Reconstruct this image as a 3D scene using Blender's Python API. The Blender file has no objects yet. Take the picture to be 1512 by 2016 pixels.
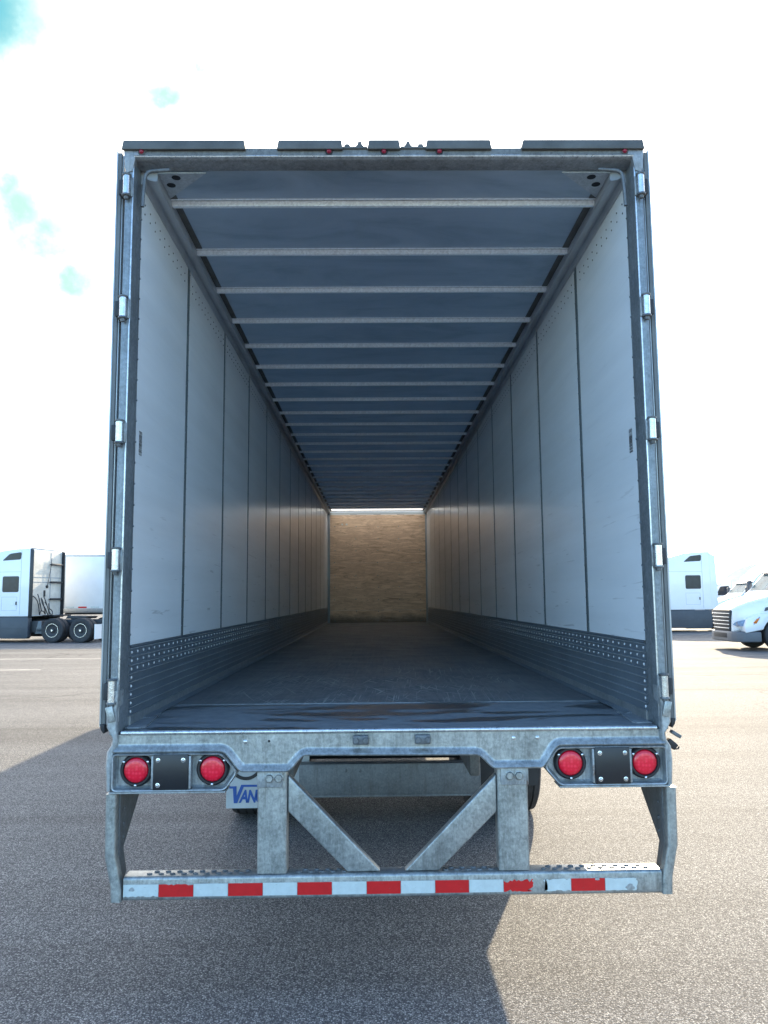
import bpy, bmesh, math, random
from mathutils import Vector, Matrix
R = math.radians
random.seed(7)
SC = bpy.context.scene
COL = SC.collection

# ------------------------------------------------------------------ camera
cam_d = bpy.data.cameras.new("camera")
cam = bpy.data.objects.new("camera", cam_d)
COL.objects.link(cam)
SC.camera = cam
cam_d.sensor_fit = 'VERTICAL'
cam_d.sensor_height = 36.0
cam_d.lens = 1537.8 / 2016 * 36.0
cam_d.clip_start = 0.05
cam_d.clip_end = 3000
yaw, pit, roll = 0.0123, 0.1104, -0.0085
fw = Vector((math.sin(yaw) * math.cos(pit), math.cos(yaw) * math.cos(pit), math.sin(pit)))
rt = Vector((math.cos(yaw), -math.sin(yaw), 0))
up = rt.cross(fw)
r2 = rt * math.cos(roll) + up * math.sin(roll)
u2 = -rt * math.sin(roll) + up * math.cos(roll)
m3 = Matrix((r2, u2, -fw)).transposed()
cam.matrix_world = Matrix.Translation((-0.0643, -3.6965, 1.8128)) @ m3.to_4x4()

# ------------------------------------------------------------------ sun, sky, exposure
KX, KY = 0.69, 2.08                      # shadow run per metre of height, towards -x and -y
sun_vec = Vector((KX, KY, 1.0)).normalized()
SUN_EL = math.asin(sun_vec.z)
SUN_AZ = math.atan2(sun_vec.x, sun_vec.y)
sun_d = bpy.data.lights.new("sun", 'SUN')
sun = bpy.data.objects.new("sun", sun_d)
COL.objects.link(sun)
sun_d.energy = 3.0
sun_d.angle = R(0.5)
sun_d.color = (1.0, 0.83, 0.58)
sun.rotation_euler = sun_vec.to_track_quat('Z', 'Y').to_euler()
sun.location = (10, 30, 20)

SC.view_settings.view_transform = 'Standard'
SC.view_settings.look = 'None'
SC.view_settings.exposure = 2.05
SC.cycles.max_bounces = 24
SC.cycles.diffuse_bounces = 16
SC.cycles.glossy_bounces = 8
SC.view_settings.gamma = 1.0
SC.view_settings.use_curve_mapping = False

def N(nt, kind, **kw):
    n = nt.nodes.new(kind)
    ins = kw.pop('ins', {})
    for k, v in kw.items():
        setattr(n, k, v)
    for k, v in ins.items():
        if isinstance(v, bpy.types.NodeSocket):
            nt.links.new(v, n.inputs[k])
        else:
            n.inputs[k].default_value = v
    return n

def math_n(nt, op, a, b=None, c=None, clamp=False):
    n = nt.nodes.new('ShaderNodeMath')
    n.operation = op
    n.use_clamp = clamp
    for i, v in enumerate((a, b, c)):
        if v is None:
            continue
        if isinstance(v, bpy.types.NodeSocket):
            nt.links.new(v, n.inputs[i])
        else:
            n.inputs[i].default_value = v
    return n.outputs[0]

def ramp(nt, fac, stops, interp='LINEAR'):
    n = nt.nodes.new('ShaderNodeValToRGB')
    n.color_ramp.interpolation = interp
    el = n.color_ramp.elements
    while len(el) < len(stops):
        el.new(0.5)
    for e, (p, c) in zip(el, stops):
        e.position = p
        e.color = (c[0], c[1], c[2], 1) if isinstance(c, (tuple, list)) else (c, c, c, 1)
    nt.links.new(fac, n.inputs[0])
    return n.outputs[0]

def mixc(nt, fac, a, b, mode='MIX'):
    n = nt.nodes.new('ShaderNodeMix')
    n.data_type = 'RGBA'
    n.blend_type = mode
    for sock, v in ((n.inputs[0], fac), (n.inputs[6], a), (n.inputs[7], b)):
        if isinstance(v, bpy.types.NodeSocket):
            nt.links.new(v, sock)
        else:
            sock.default_value = (v[0], v[1], v[2], 1) if isinstance(v, (tuple, list)) else v
    return n.outputs[2]

world = bpy.data.worlds.new("World")
SC.world = world
world.use_nodes = True
wn = world.node_tree
wn.nodes.clear()
w_out = N(wn, 'ShaderNodeOutputWorld')
w_bg = N(wn, 'ShaderNodeBackground', ins={'Strength': 0.15})
sky = N(wn, 'ShaderNodeTexSky', sky_type='NISHITA', sun_disc=False, sun_elevation=SUN_EL,
        sun_rotation=SUN_AZ, altitude=50, air_density=1.0, dust_density=0.5, ozone_density=1.6)
tc = N(wn, 'ShaderNodeTexCoord')
dirv = tc.outputs['Generated']
sep = N(wn, 'ShaderNodeSeparateXYZ', ins={0: dirv})
zz = math_n(wn, 'MAXIMUM', sep.outputs[2], 0.0)
den = math_n(wn, 'ADD', zz, 0.22)
px = math_n(wn, 'DIVIDE', sep.outputs[0], den)
py = math_n(wn, 'DIVIDE', sep.outputs[1], den)
pv = N(wn, 'ShaderNodeCombineXYZ', ins={0: px, 1: py, 2: 0.37})
cn = N(wn, 'ShaderNodeTexNoise', ins={'Vector': pv.outputs[0], 'Scale': 1.1, 'Detail': 9.0, 'Roughness': 0.6, 'Distortion': 0.35})
cn2 = N(wn, 'ShaderNodeTexNoise', ins={'Vector': pv.outputs[0], 'Scale': 3.4, 'Detail': 8.0, 'Roughness': 0.62})
# clear windows in the cloud deck, by direction in the sky
wob = N(wn, 'ShaderNodeTexNoise', ins={'Vector': dirv, 'Scale': 7.0, 'Detail': 6.0, 'Roughness': 0.6})
wobv = N(wn, 'ShaderNodeVectorMath', operation='SUBTRACT', ins={0: wob.outputs['Color'], 1: (0.5, 0.5, 0.5)})
wobs = N(wn, 'ShaderNodeVectorMath', operation='SCALE', ins={0: wobv.outputs[0], 'Scale': 0.11})
dw = N(wn, 'ShaderNodeVectorMath', operation='ADD', ins={0: dirv, 1: wobs.outputs[0]})
def gap_mask(gaps):
    acc = None
    for d, rad in gaps:
        dd = N(wn, 'ShaderNodeVectorMath', operation='DISTANCE', ins={0: dw.outputs[0], 1: tuple(Vector(d).normalized())})
        k = N(wn, 'ShaderNodeMapRange', interpolation_type='SMOOTHSTEP',
              ins={'Value': dd.outputs['Value'], 'From Min': rad * 1.15, 'From Max': rad * 0.2, 'To Min': 0.0, 'To Max': 1.0}).outputs[0]
        acc = k if acc is None else math_n(wn, 'MAXIMUM', acc, k)
    return acc
gap_clear = gap_mask([((-0.366, 0.724, 0.585), 0.058), ((-0.352, 0.732, 0.583), 0.035)])
gap_thin = gap_mask([((-0.392, 0.803, 0.45), 0.040), ((-0.382, 0.818, 0.43), 0.050), ((-0.362, 0.84, 0.405), 0.056), ((-0.338, 0.868, 0.365), 0.046),
                     ((-0.17, 0.781, 0.601), 0.034), ((-0.188, 0.793, 0.579), 0.034), ((-0.227, 0.807, 0.545), 0.042), ((-0.362, 0.726, 0.583), 0.075)])
# cloud cover: thick toward the sun (ahead), broken behind the camera
back = math_n(wn, 'MULTIPLY_ADD', sep.outputs[1], 0.40, 0.20)          # more cover for +y
cov = math_n(wn, 'ADD', cn.outputs[0], back)
cov = N(wn, 'ShaderNodeMapRange', interpolation_type='SMOOTHSTEP',
        ins={'Value': cov, 'From Min': 0.62, 'From Max': 0.95, 'To Min': 0.0, 'To Max': 1.0}).outputs[0]
# cloud brightness: brighter around the sun
sd = N(wn, 'ShaderNodeVectorMath', operation='DOT_PRODUCT', ins={0: dirv, 1: tuple(sun_vec)})
glow = math_n(wn, 'POWER', math_n(wn, 'MAXIMUM', sd.outputs['Value'], 0.0), 5.0)
cb = math_n(wn, 'MULTIPLY_ADD', glow, 7.0, 3.2)
cb = math_n(wn, 'MULTIPLY', cb, math_n(wn, 'MULTIPLY_ADD', cn2.outputs[0], 0.5, 0.75))
ccol = N(wn, 'ShaderNodeVectorMath', operation='SCALE', ins={0: (1.0, 0.985, 0.96), 'Scale': cb})
blue = N(wn, 'ShaderNodeVectorMath', operation='MULTIPLY', ins={0: sky.outputs[0], 1: (0.76, 0.90, 1.0)})
skc = mixc(wn, cov, blue.outputs[0], ccol.outputs[0])
wisp = N(wn, 'ShaderNodeMapRange', interpolation_type='SMOOTHSTEP', ins={'Value': N(wn, 'ShaderNodeTexNoise', ins={'Vector': dirv, 'Scale': 14.0, 'Detail': 7.0, 'Roughness': 0.65}).outputs[0], 'From Min': 0.36, 'From Max': 0.60, 'To Min': 0.80, 'To Max': 0.98}).outputs[0]
skc = mixc(wn, math_n(wn, 'MULTIPLY', gap_thin, wisp), skc, (0.95, 1.58, 1.40))
skc = mixc(wn, gap_clear, skc, (0.36, 1.12, 1.32))
wn.links.new(skc, w_bg.inputs['Color'])
wn.links.new(w_bg.outputs[0], w_out.inputs[0])

# ------------------------------------------------------------------ materials
def mat(name):
    m = bpy.data.materials.new(name)
    m.use_nodes = True
    nt = m.node_tree
    nt.nodes.clear()
    out = N(nt, 'ShaderNodeOutputMaterial')
    b = N(nt, 'ShaderNodeBsdfPrincipled')
    nt.links.new(b.outputs[0], out.inputs[0])
    return m, nt, b

def setp(nt, b, **kw):
    names = {'color': 'Base Color', 'metal': 'Metallic', 'rough': 'Roughness', 'normal': 'Normal', 'coat': 'Coat Weight',
             'coat_rough': 'Coat Roughness', 'spec': 'Specular IOR Level', 'trans': 'Transmission Weight'}
    for k, v in kw.items():
        s = b.inputs[names[k]]
        if isinstance(v, bpy.types.NodeSocket):
            nt.links.new(v, s)
        elif isinstance(v, (tuple, list)):
            s.default_value = (v[0], v[1], v[2], 1)
        else:
            s.default_value = v

def objco(nt, scale=(1, 1, 1)):
    t = N(nt, 'ShaderNodeTexCoord')
    mp = N(nt, 'ShaderNodeMapping', ins={'Vector': t.outputs['Object'], 'Scale': scale})
    return mp.outputs[0]

def noise(nt, vec, scale, detail=5, rough=0.6, dist=0.0):
    return N(nt, 'ShaderNodeTexNoise', ins={'Vector': vec, 'Scale': scale, 'Detail': detail, 'Roughness': rough, 'Distortion': dist}).outputs[0]

def bump(nt, h, strength, dist=0.01):
    return N(nt, 'ShaderNodeBump', ins={'Height': h, 'Strength': strength, 'Distance': dist}).outputs[0]

def simple(name, color, rough=0.5, metal=0.0, var=0.15, vscale=8.0, coat=0.0, bmp=0.0, spec=0.5):
    m, nt, b = mat(name)
    v = objco(nt)
    n = noise(nt, v, vscale, 6, 0.65)
    lo = tuple(c * (1 - var) for c in color)
    hi = tuple(min(1, c * (1 + var)) for c in color)
    setp(nt, b, color=ramp(nt, n, [(0.3, lo), (0.7, hi)]), rough=rough, metal=metal, coat=coat, spec=spec)
    if bmp:
        setp(nt, b, normal=bump(nt, noise(nt, v, vscale * 10, 4), bmp, 0.004))
    return m

M = {}
def galv(name, dark, light, metal=0.6, rough=0.42, dirt=0.5, rust=0.0):
    m, nt, b = mat(name)
    v = objco(nt)
    n1 = noise(nt, v, 38, 8, 0.75, 0.4)
    n2 = noise(nt, objco(nt, (22, 22, 2.2)), 1.0, 6, 0.7, 0.2)
    n3 = noise(nt, v, 5, 5, 0.6)
    vo = N(nt, 'ShaderNodeTexVoronoi', ins={'Vector': v, 'Scale': 90.0})
    nb = noise(nt, v, 7, 4, 0.55, 0.3)
    nf = noise(nt, objco(nt, (120, 120, 45)), 1.0, 4, 0.7)
    mixn = math_n(nt, 'ADD', math_n(nt, 'ADD', math_n(nt, 'MULTIPLY', n1, 0.42), math_n(nt, 'MULTIPLY', nb, 0.28)), math_n(nt, 'MULTIPLY', nf, 0.30))
    c = ramp(nt, mixn, [(0.36, dark), (0.62, light)])
    sp = math_n(nt, 'MULTIPLY_ADD', N(nt, 'ShaderNodeSeparateColor', ins={0: vo.outputs['Color']}).outputs[0], 0.22, 0.89)
    c = N(nt, 'ShaderNodeVectorMath', operation='SCALE', ins={0: c, 'Scale': sp}).outputs[0]
    dm = math_n(nt, 'MULTIPLY', ramp(nt, n2, [(0.5, 0.0), (0.72, 1.0)]), dirt)
    c = mixc(nt, dm, c, (0.075, 0.07, 0.062))
    dm2 = math_n(nt, 'MULTIPLY', ramp(nt, n3, [(0.55, 0.0), (0.8, 1.0)]), dirt * 0.7)
    c = mixc(nt, dm2, c, (0.12, 0.12, 0.115))
    if rust:
        rm = math_n(nt, 'MULTIPLY', ramp(nt, noise(nt, v, 9, 9, 0.75), [(0.60, 0.0), (0.68, 1.0)]), rust)
        c = mixc(nt, rm, c, (0.13, 0.06, 0.028))
    setp(nt, b, color=c, metal=metal, rough=math_n(nt, 'MULTIPLY_ADD', n1, 0.3, rough - 0.15), normal=bump(nt, n1, 0.18, 0.004))
    return m
M['galv'] = galv('galvanised_steel', (0.17, 0.19, 0.19), (0.47, 0.49, 0.48))
M['galv_edge'] = galv('worn_and_highlit_steel', (0.42, 0.44, 0.45), (0.7, 0.72, 0.72), 0.85, 0.30, 0.25)
M['galv_rust'] = galv('rusty_galvanised_steel', (0.22, 0.24, 0.25), (0.45, 0.48, 0.49), 0.5, 0.5, 0.7, 0.9)
M['galv_dark'] = galv('dull_dark_steel', (0.09, 0.10, 0.11), (0.18, 0.195, 0.205), 0.35, 0.55, 0.6)
M['rib'] = galv('bright_galvanised_rib', (0.80, 0.87, 0.92), (0.88, 0.93, 0.97), 0.05, 0.40, 0.10)
M['gusset'] = galv('galvanised_gusset', (0.34, 0.38, 0.42), (0.48, 0.52, 0.55), 0.3, 0.45, 0.2)
M['toprail'] = simple('grey_top_rail', (0.42, 0.46, 0.50), 0.4, 0.3, 0.12, 3)
M['scuff'] = simple('dark_scuff_panel', (0.15, 0.18, 0.21), 0.42, 0.3, 0.15, 3)
M['scuff_bead'] = simple('highlight_bead', (0.38, 0.42, 0.45), 0.4, 0.4, 0.2, 6)  # lighter tone paints a highlight on the panel beads
M['seam'] = simple('grey_seam_strip', (0.15, 0.18, 0.19), 0.45, 0.3, 0.2, 5)
M['door_skin'] = simple('glossy_door_skin', (0.72, 0.75, 0.74), 0.10, 0.0, 0.04, 1.2, coat=1.0)
M['header_face'] = galv('grimy_header_face', (0.09, 0.09, 0.085), (0.20, 0.20, 0.19), 0.3, 0.5, 0.6)
M['post'] = galv('weathered_post_steel', (0.13, 0.15, 0.165), (0.27, 0.30, 0.32), 0.45, 0.45, 0.4)
M['alu'] = galv('mill_aluminium', (0.26, 0.28, 0.29), (0.40, 0.42, 0.43), 0.6, 0.4, 0.3)
M['doortrim'] = simple('anodised_door_trim', (0.50, 0.53, 0.53), 0.35, 0.3, 0.15, 3)
M['rail'] = simple('grey_extruded_rail', (0.27, 0.31, 0.35), 0.4, 0.4, 0.12, 3)
M['header'] = galv('weathered_header_steel', (0.19, 0.20, 0.21), (0.33, 0.345, 0.36), 0.4, 0.5, 0.5)
M['headerp'] = simple('dark_header_plate', (0.10, 0.10, 0.095), 0.6, 0.2, 0.3, 6)
M['white_flap'] = simple('dirty_white_flap', (0.42, 0.45, 0.46), 0.5, 0.0, 0.12, 9)
M['blue_ink'] = simple('blue_print', (0.015, 0.075, 0.30), 0.5, 0, 0.1)
M['black'] = simple('black_rubber', (0.018, 0.018, 0.02), 0.55, 0, 0.3, 12)
M['tyre'] = simple('tyre_rubber', (0.03, 0.03, 0.032), 0.75, 0, 0.3, 14, bmp=0.3)
M['plate_black'] = simple('black_painted_plate', (0.012, 0.014, 0.018), 0.38, 0, 0.2)
M['chrome'] = simple('bright_fastener', (0.7, 0.72, 0.74), 0.25, 1.0, 0.1, 30)
M['rivet'] = simple('bright_rivet', (0.72, 0.74, 0.74), 0.35, 0.2, 0.2, 40)
M['hinge'] = galv('hinge_steel', (0.5, 0.53, 0.55), (0.78, 0.8, 0.8), 0.8, 0.25, 0.35)
M['white_paint'] = simple('white_truck_paint', (0.80, 0.82, 0.83), 0.28, 0, 0.03, 2, coat=0.4)
M['cream'] = simple('stained_white_panel', (0.60, 0.57, 0.50), 0.5, 0, 0.18, 2.2)
M['white_side'] = simple('white_trailer_skin', (0.74, 0.77, 0.78), 0.4, 0, 0.05, 1.2)
M['grey_plastic'] = simple('dark_grey_plastic', (0.055, 0.065, 0.078), 0.5, 0, 0.12, 3)
M['mid_plastic'] = simple('grey_bumper_plastic', (0.11, 0.12, 0.135), 0.5, 0, 0.1, 3)
M['glass'] = simple('tinted_glass', (0.02, 0.03, 0.045), 0.10, 0, 0.5, 1.2, spec=0.25)
M['glass_teal'] = simple('windscreen_glass', (0.035, 0.085, 0.095), 0.2, 0, 0.6, 2.5, spec=0.1)
M['amber'] = simple('amber_lens', (0.6, 0.16, 0.02), 0.2)
M['lampglass'] = simple('headlamp_glass', (0.08, 0.12, 0.2), 0.1, 0, 0.7, 6, coat=1.0)
M['frame'] = simple('chassis_black', (0.03, 0.032, 0.036), 0.6, 0.1, 0.3, 5)
M['hole_gap_shade'] = simple('hole_and_gap_shade', (0.01, 0.012, 0.016), 0.8, 0, 0.1)
M['seal'] = simple('grey_door_seal', (0.16, 0.17, 0.17), 0.55, 0, 0.25, 4)
def tape(name, color):
    m, nt, b = mat(name)
    v = objco(nt)
    c = mixc(nt, 1.0, color, ramp(nt, noise(nt, v, 22, 6, 0.7), [(0.3, (0.82, 0.82, 0.82)), (0.7, (1.0, 1.0, 1.0))]), 'MULTIPLY')
    sp = ramp(nt, noise(nt, objco(nt, (40, 1, 130)), 1.0, 4, 0.6), [(0.66, 0.0), (0.70, 0.55)])
    c = mixc(nt, sp, c, (0.10, 0.10, 0.095))
    vo = N(nt, 'ShaderNodeTexVoronoi', ins={'Vector': v, 'Scale': 330.0})
    setp(nt, b, color=c, rough=0.38, normal=bump(nt, vo.outputs['Distance'], 0.15, 0.001))
    M[name] = m
tape('tape_white', (0.57, 0.64, 0.63))
tape('tape_red', (0.62, 0.006, 0.010))
M['stripe'] = simple('worn_white_line', (0.42, 0.40, 0.36), 0.8, 0, 0.25, 3)

# red lamp lens with a moulded ring pattern
m, nt, b = mat('red_lamp_lens')
t = N(nt, 'ShaderNodeTexCoord')
flat = N(nt, 'ShaderNodeMapping', ins={'Vector': t.outputs['Object'], 'Scale': (1, 0, 1)}).outputs[0]
rad = N(nt, 'ShaderNodeVectorMath', operation='LENGTH', ins={0: flat}).outputs['Value']
wv = N(nt, 'ShaderNodeTexVoronoi', ins={'Vector': flat, 'Scale': 62.0, 'Randomness': 0.45})
dots = ramp(nt, wv.outputs['Distance'], [(0.05, 1.0), (0.55, 0.0)])
rings = math_n(nt, 'MULTIPLY_ADD', math_n(nt, 'SINE', math_n(nt, 'MULTIPLY', rad, 900.0)), 0.5, 0.5)
rim = ramp(nt, rad, [(0.036, 0.0), (0.052, 1.0)])
c = mixc(nt, dots, (0.80, 0.003, 0.030), (0.97, 0.030, 0.075))
c = mixc(nt, math_n(nt, 'MULTIPLY', rim, 0.55), c, (0.38, 0.002, 0.012))
setp(nt, b, color=c, rough=0.25, coat=0.3, normal=bump(nt, rings, 0.12, 0.002))
M['red_lens'] = m
M['red_small'] = simple('small_red_lens', (0.26, 0.008, 0.03), 0.3, 0, 0.1)

# white liner panels, faintly glossy, scuffed
m, nt, b = mat('white_liner')
v = objco(nt)
n1 = noise(nt, objco(nt, (1, 0.6, 2.5)), 2.2, 6, 0.65)
c = ramp(nt, n1, [(0.25, (0.82, 0.85, 0.87)), (0.75, (0.87, 0.90, 0.92))])
hs = noise(nt, objco(nt, (1, 0.25, 7)), 1.0, 5, 0.6)  # horizontal streaks paint in reflections of the roof ribs
c = mixc(nt, 1.0, c, ramp(nt, hs, [(0.35, (0.93, 0.93, 0.93)), (0.65, (1.0, 1.0, 1.0))]), 'MULTIPLY')
sf = ramp(nt, noise(nt, objco(nt, (1, 2.2, 34)), 1.0, 3, 0.5, 0.6), [(0.66, 0.0), (0.71, 1.0)])
lowz = N(nt, 'ShaderNodeSeparateXYZ', ins={0: v})
zone = N(nt, 'ShaderNodeMapRange', ins={'Value': lowz.outputs[2], 'From Min': 2.7, 'From Max': 1.7, 'To Min': 0.05, 'To Max': 0.45}).outputs[0]
c = mixc(nt, math_n(nt, 'MULTIPLY', sf, zone), c, (0.30, 0.30, 0.30))
setp(nt, b, color=c, rough=0.22, spec=0.5)
M['liner'] = m

def translucent(name, amount, tint):
    m, nt, b = mat(name)
    out = [n for n in nt.nodes if n.type == 'OUTPUT_MATERIAL'][0]
    tr = N(nt, 'ShaderNodeBsdfTranslucent', ins={'Color': (*tint, 1)})
    setp(nt, b, color=(0.7, 0.72, 0.72), rough=0.5)
    mx = N(nt, 'ShaderNodeMixShader', ins={0: amount, 1: b.outputs[0], 2: tr.outputs[0]})
    nt.links.new(mx.outputs[0], out.inputs[0])
    M[name] = m
translucent('translucent_fill', 0.82, (0.90, 0.88, 0.84))
translucent('translucent_nose', 0.16, (0.80, 0.88, 0.92))

ROOF_T = 0.17      # translucency added to the roof sheet to brighten the dark interior
# roof skin underside
m, nt, b = mat('roof_skin')
v = objco(nt)
n1 = noise(nt, objco(nt, (0.9, 2.4, 1)), 1.3, 7, 0.65, 0.8)
c = ramp(nt, n1, [(0.28, (0.22, 0.26, 0.30)), (0.5, (0.36, 0.41, 0.46)), (0.72, (0.44, 0.49, 0.54))])
setp(nt, b, color=c, metal=0.25, rough=0.42, normal=bump(nt, noise(nt, v, 2.2, 3), 0.06, 0.05))
out = [n for n in nt.nodes if n.type == 'OUTPUT_MATERIAL'][0]
tr = N(nt, 'ShaderNodeBsdfTranslucent', ins={'Color': (0.30, 0.46, 0.64, 1)})
mx = N(nt, 'ShaderNodeMixShader', ins={0: ROOF_T, 1: b.outputs[0], 2: tr.outputs[0]})
nt.links.new(mx.outputs[0], out.inputs[0])
M['roof'] = m

# dark worn plank floor with pale scratches
m, nt, b = mat('scratched_plank_floor')
v = objco(nt)
sx = N(nt, 'ShaderNodeSeparateXYZ', ins={0: v})
plank = math_n(nt, 'MULTIPLY', sx.outputs[0], 1 / 0.31)
pf = math_n(nt, 'FLOOR', plank)
pr = N(nt, 'ShaderNodeTexWhiteNoise', noise_dimensions='1D', ins={'W': pf}).outputs['Value']
fr = math_n(nt, 'FRACT', plank)
gap = math_n(nt, 'LESS_THAN', math_n(nt, 'ABSOLUTE', math_n(nt, 'SUBTRACT', fr, 0.5)), 0.4965)
grain = noise(nt, objco(nt, (40, 2.0, 1)), 1.0, 8, 0.7)
base = ramp(nt, grain, [(0.3, (0.085, 0.095, 0.105)), (0.7, (0.16, 0.17, 0.175))])
base = mixc(nt, math_n(nt, 'MULTIPLY', pr, 0.18), base, (0.17, 0.17, 0.17))
sc = None
for k, (ang, s1, s2, th) in enumerate(((12, 2.0, 90, 0.650), (-17, 1.7, 80, 0.652), (38, 2.6, 80, 0.67), (-48, 2.4, 85, 0.675), (3, 1.2, 100, 0.645), (62, 2.8, 80, 0.68), (-28, 1.8, 85, 0.66))):
    t = N(nt, 'ShaderNodeTexCoord')
    mp = N(nt, 'ShaderNodeMapping', ins={'Vector': t.outputs['Object'], 'Rotation': (0, 0, R(ang)), 'Location': (k * 3.1, k * 1.7, 0)})
    mp2 = N(nt, 'ShaderNodeMapping', ins={'Vector': mp.outputs[0], 'Scale': (s2, s1, 1)})
    s = ramp(nt, noise(nt, mp2.outputs[0], 1.0, 2, 0.5, 0.15), [(th, 0.0), (th + 0.035, 1.0)])
    sc = s if sc is None else math_n(nt, 'MAXIMUM', sc, s)
msk = ramp(nt, noise(nt, v, 1.5, 4), [(0.38, 0.0), (0.62, 1.0)])
wear = N(nt, 'ShaderNodeMapRange', interpolation_type='SMOOTHSTEP', ins={'Value': sx.outputs[1], 'From Min': 4.6, 'From Max': 1.6, 'To Min': 0.1, 'To Max': 1.0}).outputs[0]
edge = N(nt, 'ShaderNodeMapRange', interpolation_type='SMOOTHSTEP', ins={'Value': math_n(nt, 'ABSOLUTE', sx.outputs[0]), 'From Min': 1.15, 'From Max': 0.75, 'To Min': 0.15, 'To Max': 1.0}).outputs[0]
sc = math_n(nt, 'MULTIPLY', math_n(nt, 'MULTIPLY', math_n(nt, 'MULTIPLY', sc, msk), wear), edge)
c = mixc(nt, math_n(nt, 'MULTIPLY', sc, 0.85), base, (0.52, 0.52, 0.50))
c = mixc(nt, math_n(nt, 'MULTIPLY', math_n(nt, 'SUBTRACT', 1.0, gap), 0.6), c, (0.03, 0.03, 0.03))
setp(nt, b, color=c, rough=ramp(nt, noise(nt, v, 3, 5), [(0.3, 0.42), (0.7, 0.62)]), spec=0.35, normal=bump(nt, grain, 0.15, 0.005))
M['floor'] = m

# steel threshold plate with tread dots and wet patches
m, nt, b = mat('wet_tread_plate')
v = objco(nt)
sx = N(nt, 'ShaderNodeSeparateXYZ', ins={0: v})
wet = noise(nt, objco(nt, (0.9, 3.2, 1)), 1.35, 7, 0.62, 0.8)
wetm = ramp(nt, wet, [(0.53, 0.0), (0.56, 1.0)])
tread = N(nt, 'ShaderNodeTexChecker', ins={'Vector': v, 'Scale': 55.0}).outputs['Fac']
n1 = noise(nt, v, 14, 7, 0.7)
dry = ramp(nt, n1, [(0.3, (0.14, 0.16, 0.18)), (0.7, (0.24, 0.265, 0.285))])
c = mixc(nt, wetm, dry, (0.045, 0.055, 0.065))
rr = N(nt, 'ShaderNodeMapRange', ins={'Value': wetm, 'To Min': 0.6, 'To Max': 0.30}).outputs[0]
hb = math_n(nt, 'ADD', math_n(nt, 'MULTIPLY', tread, 1.0), math_n(nt, 'MULTIPLY', noise(nt, objco(nt, (14, 50, 1)), 1.0, 4), 0.7))
setp(nt, b, color=c, metal=0.25, rough=rr, normal=bump(nt, hb, 0.4, 0.004))
M['tread'] = m

# plywood
m, nt, b = mat('plywood')
v = objco(nt, (1.4, 1, 9.0))
n1 = noise(nt, v, 1.3, 8, 0.65, 1.6)
n2 = noise(nt, objco(nt, (1, 1, 1)), 1.6, 6, 0.7)
c = ramp(nt, n1, [(0.30, (0.42, 0.28, 0.18)), (0.5, (0.78, 0.58, 0.41)), (0.7, (0.90, 0.71, 0.53))])
c = mixc(nt, ramp(nt, n1, [(0.5, 0.0), (0.515, 0.45), (0.53, 0.0)]), c, (0.14, 0.085, 0.05))
sx = N(nt, 'ShaderNodeSeparateXYZ', ins={0: objco(nt)})
low = N(nt, 'ShaderNodeMapRange', ins={'Value': math_n(nt, 'ADD', sx.outputs[2], math_n(nt, 'MULTIPLY', n2, 0.35)), 'From Min': 1.62, 'From Max': 1.42}).outputs[0]
c = mixc(nt, math_n(nt, 'MULTIPLY', low, 0.8), c, (0.06, 0.055, 0.05))
c = mixc(nt, math_n(nt, 'MULTIPLY', ramp(nt, noise(nt, v, 3.0, 3, 0.5, 2.5), [(0.66, 0.0), (0.70, 1.0)]), 0.55), c, (0.08, 0.055, 0.04))
setp(nt, b, color=c, rough=0.6)
M['ply'] = m

# asphalt with exposed pale aggregate
m, nt, b = mat('aged_asphalt')
v = objco(nt)
vo = N(nt, 'ShaderNodeTexVoronoi', ins={'Vector': v, 'Scale': 125.0, 'Randomness': 1.0})
vo2 = N(nt, 'ShaderNodeTexVoronoi', ins={'Vector': v, 'Scale': 250.0})
cellv = N(nt, 'ShaderNodeSeparateColor', ins={0: vo.outputs['Color']})
cell2 = N(nt, 'ShaderNodeSeparateColor', ins={0: vo2.outputs['Color']})
stone = ramp(nt, cellv.outputs[0], [(0.0, (0.045, 0.045, 0.047)), (0.35, (0.13, 0.128, 0.125)), (0.75, (0.27, 0.26, 0.245)), (1.0, (0.55, 0.53, 0.49))])
small = ramp(nt, cell2.outputs[1], [(0.0, (0.04, 0.04, 0.042)), (0.5, (0.16, 0.155, 0.15)), (1.0, (0.40, 0.385, 0.36))])
c = mixc(nt, 0.42, stone, small)
cav = ramp(nt, vo.outputs['Distance'], [(0.32, 0.0), (0.62, 1.0)])
c = mixc(nt, math_n(nt, 'MULTIPLY', cav, 0.8), c, (0.03, 0.03, 0.032))
big = noise(nt, v, 0.22, 6, 0.6)
tone = ramp(nt, big, [(0.25, (1.14, 1.16, 1.17)), (0.75, (1.50, 1.51, 1.51))])
c = mixc(nt, 1.0, c, tone, 'MULTIPLY')
sv = objco(nt, (0.05, 0.75, 1))
streak = noise(nt, sv, 1.0, 8, 0.68, 0.5)
c = mixc(nt, 1.0, c, ramp(nt, streak, [(0.30, (0.68, 0.67, 0.66)), (0.55, (1.0, 1.0, 1.0)), (0.75, (1.12, 1.11, 1.09))]), 'MULTIPLY')
crk = N(nt, 'ShaderNodeTexVoronoi', feature='DISTANCE_TO_EDGE', ins={'Vector': N(nt, 'ShaderNodeVectorMath', operation='ADD', ins={
    0: objco(nt, (0.10, 0.22, 1)), 1: N(nt, 'ShaderNodeVectorMath', operation='SCALE', ins={0: N(nt, 'ShaderNodeTexNoise', ins={'Vector': v, 'Scale': 0.5, 'Detail': 5.0}).outputs['Color'], 'Scale': 0.28}).outputs[0]}).outputs[0], 'Scale': 1.0})
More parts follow.
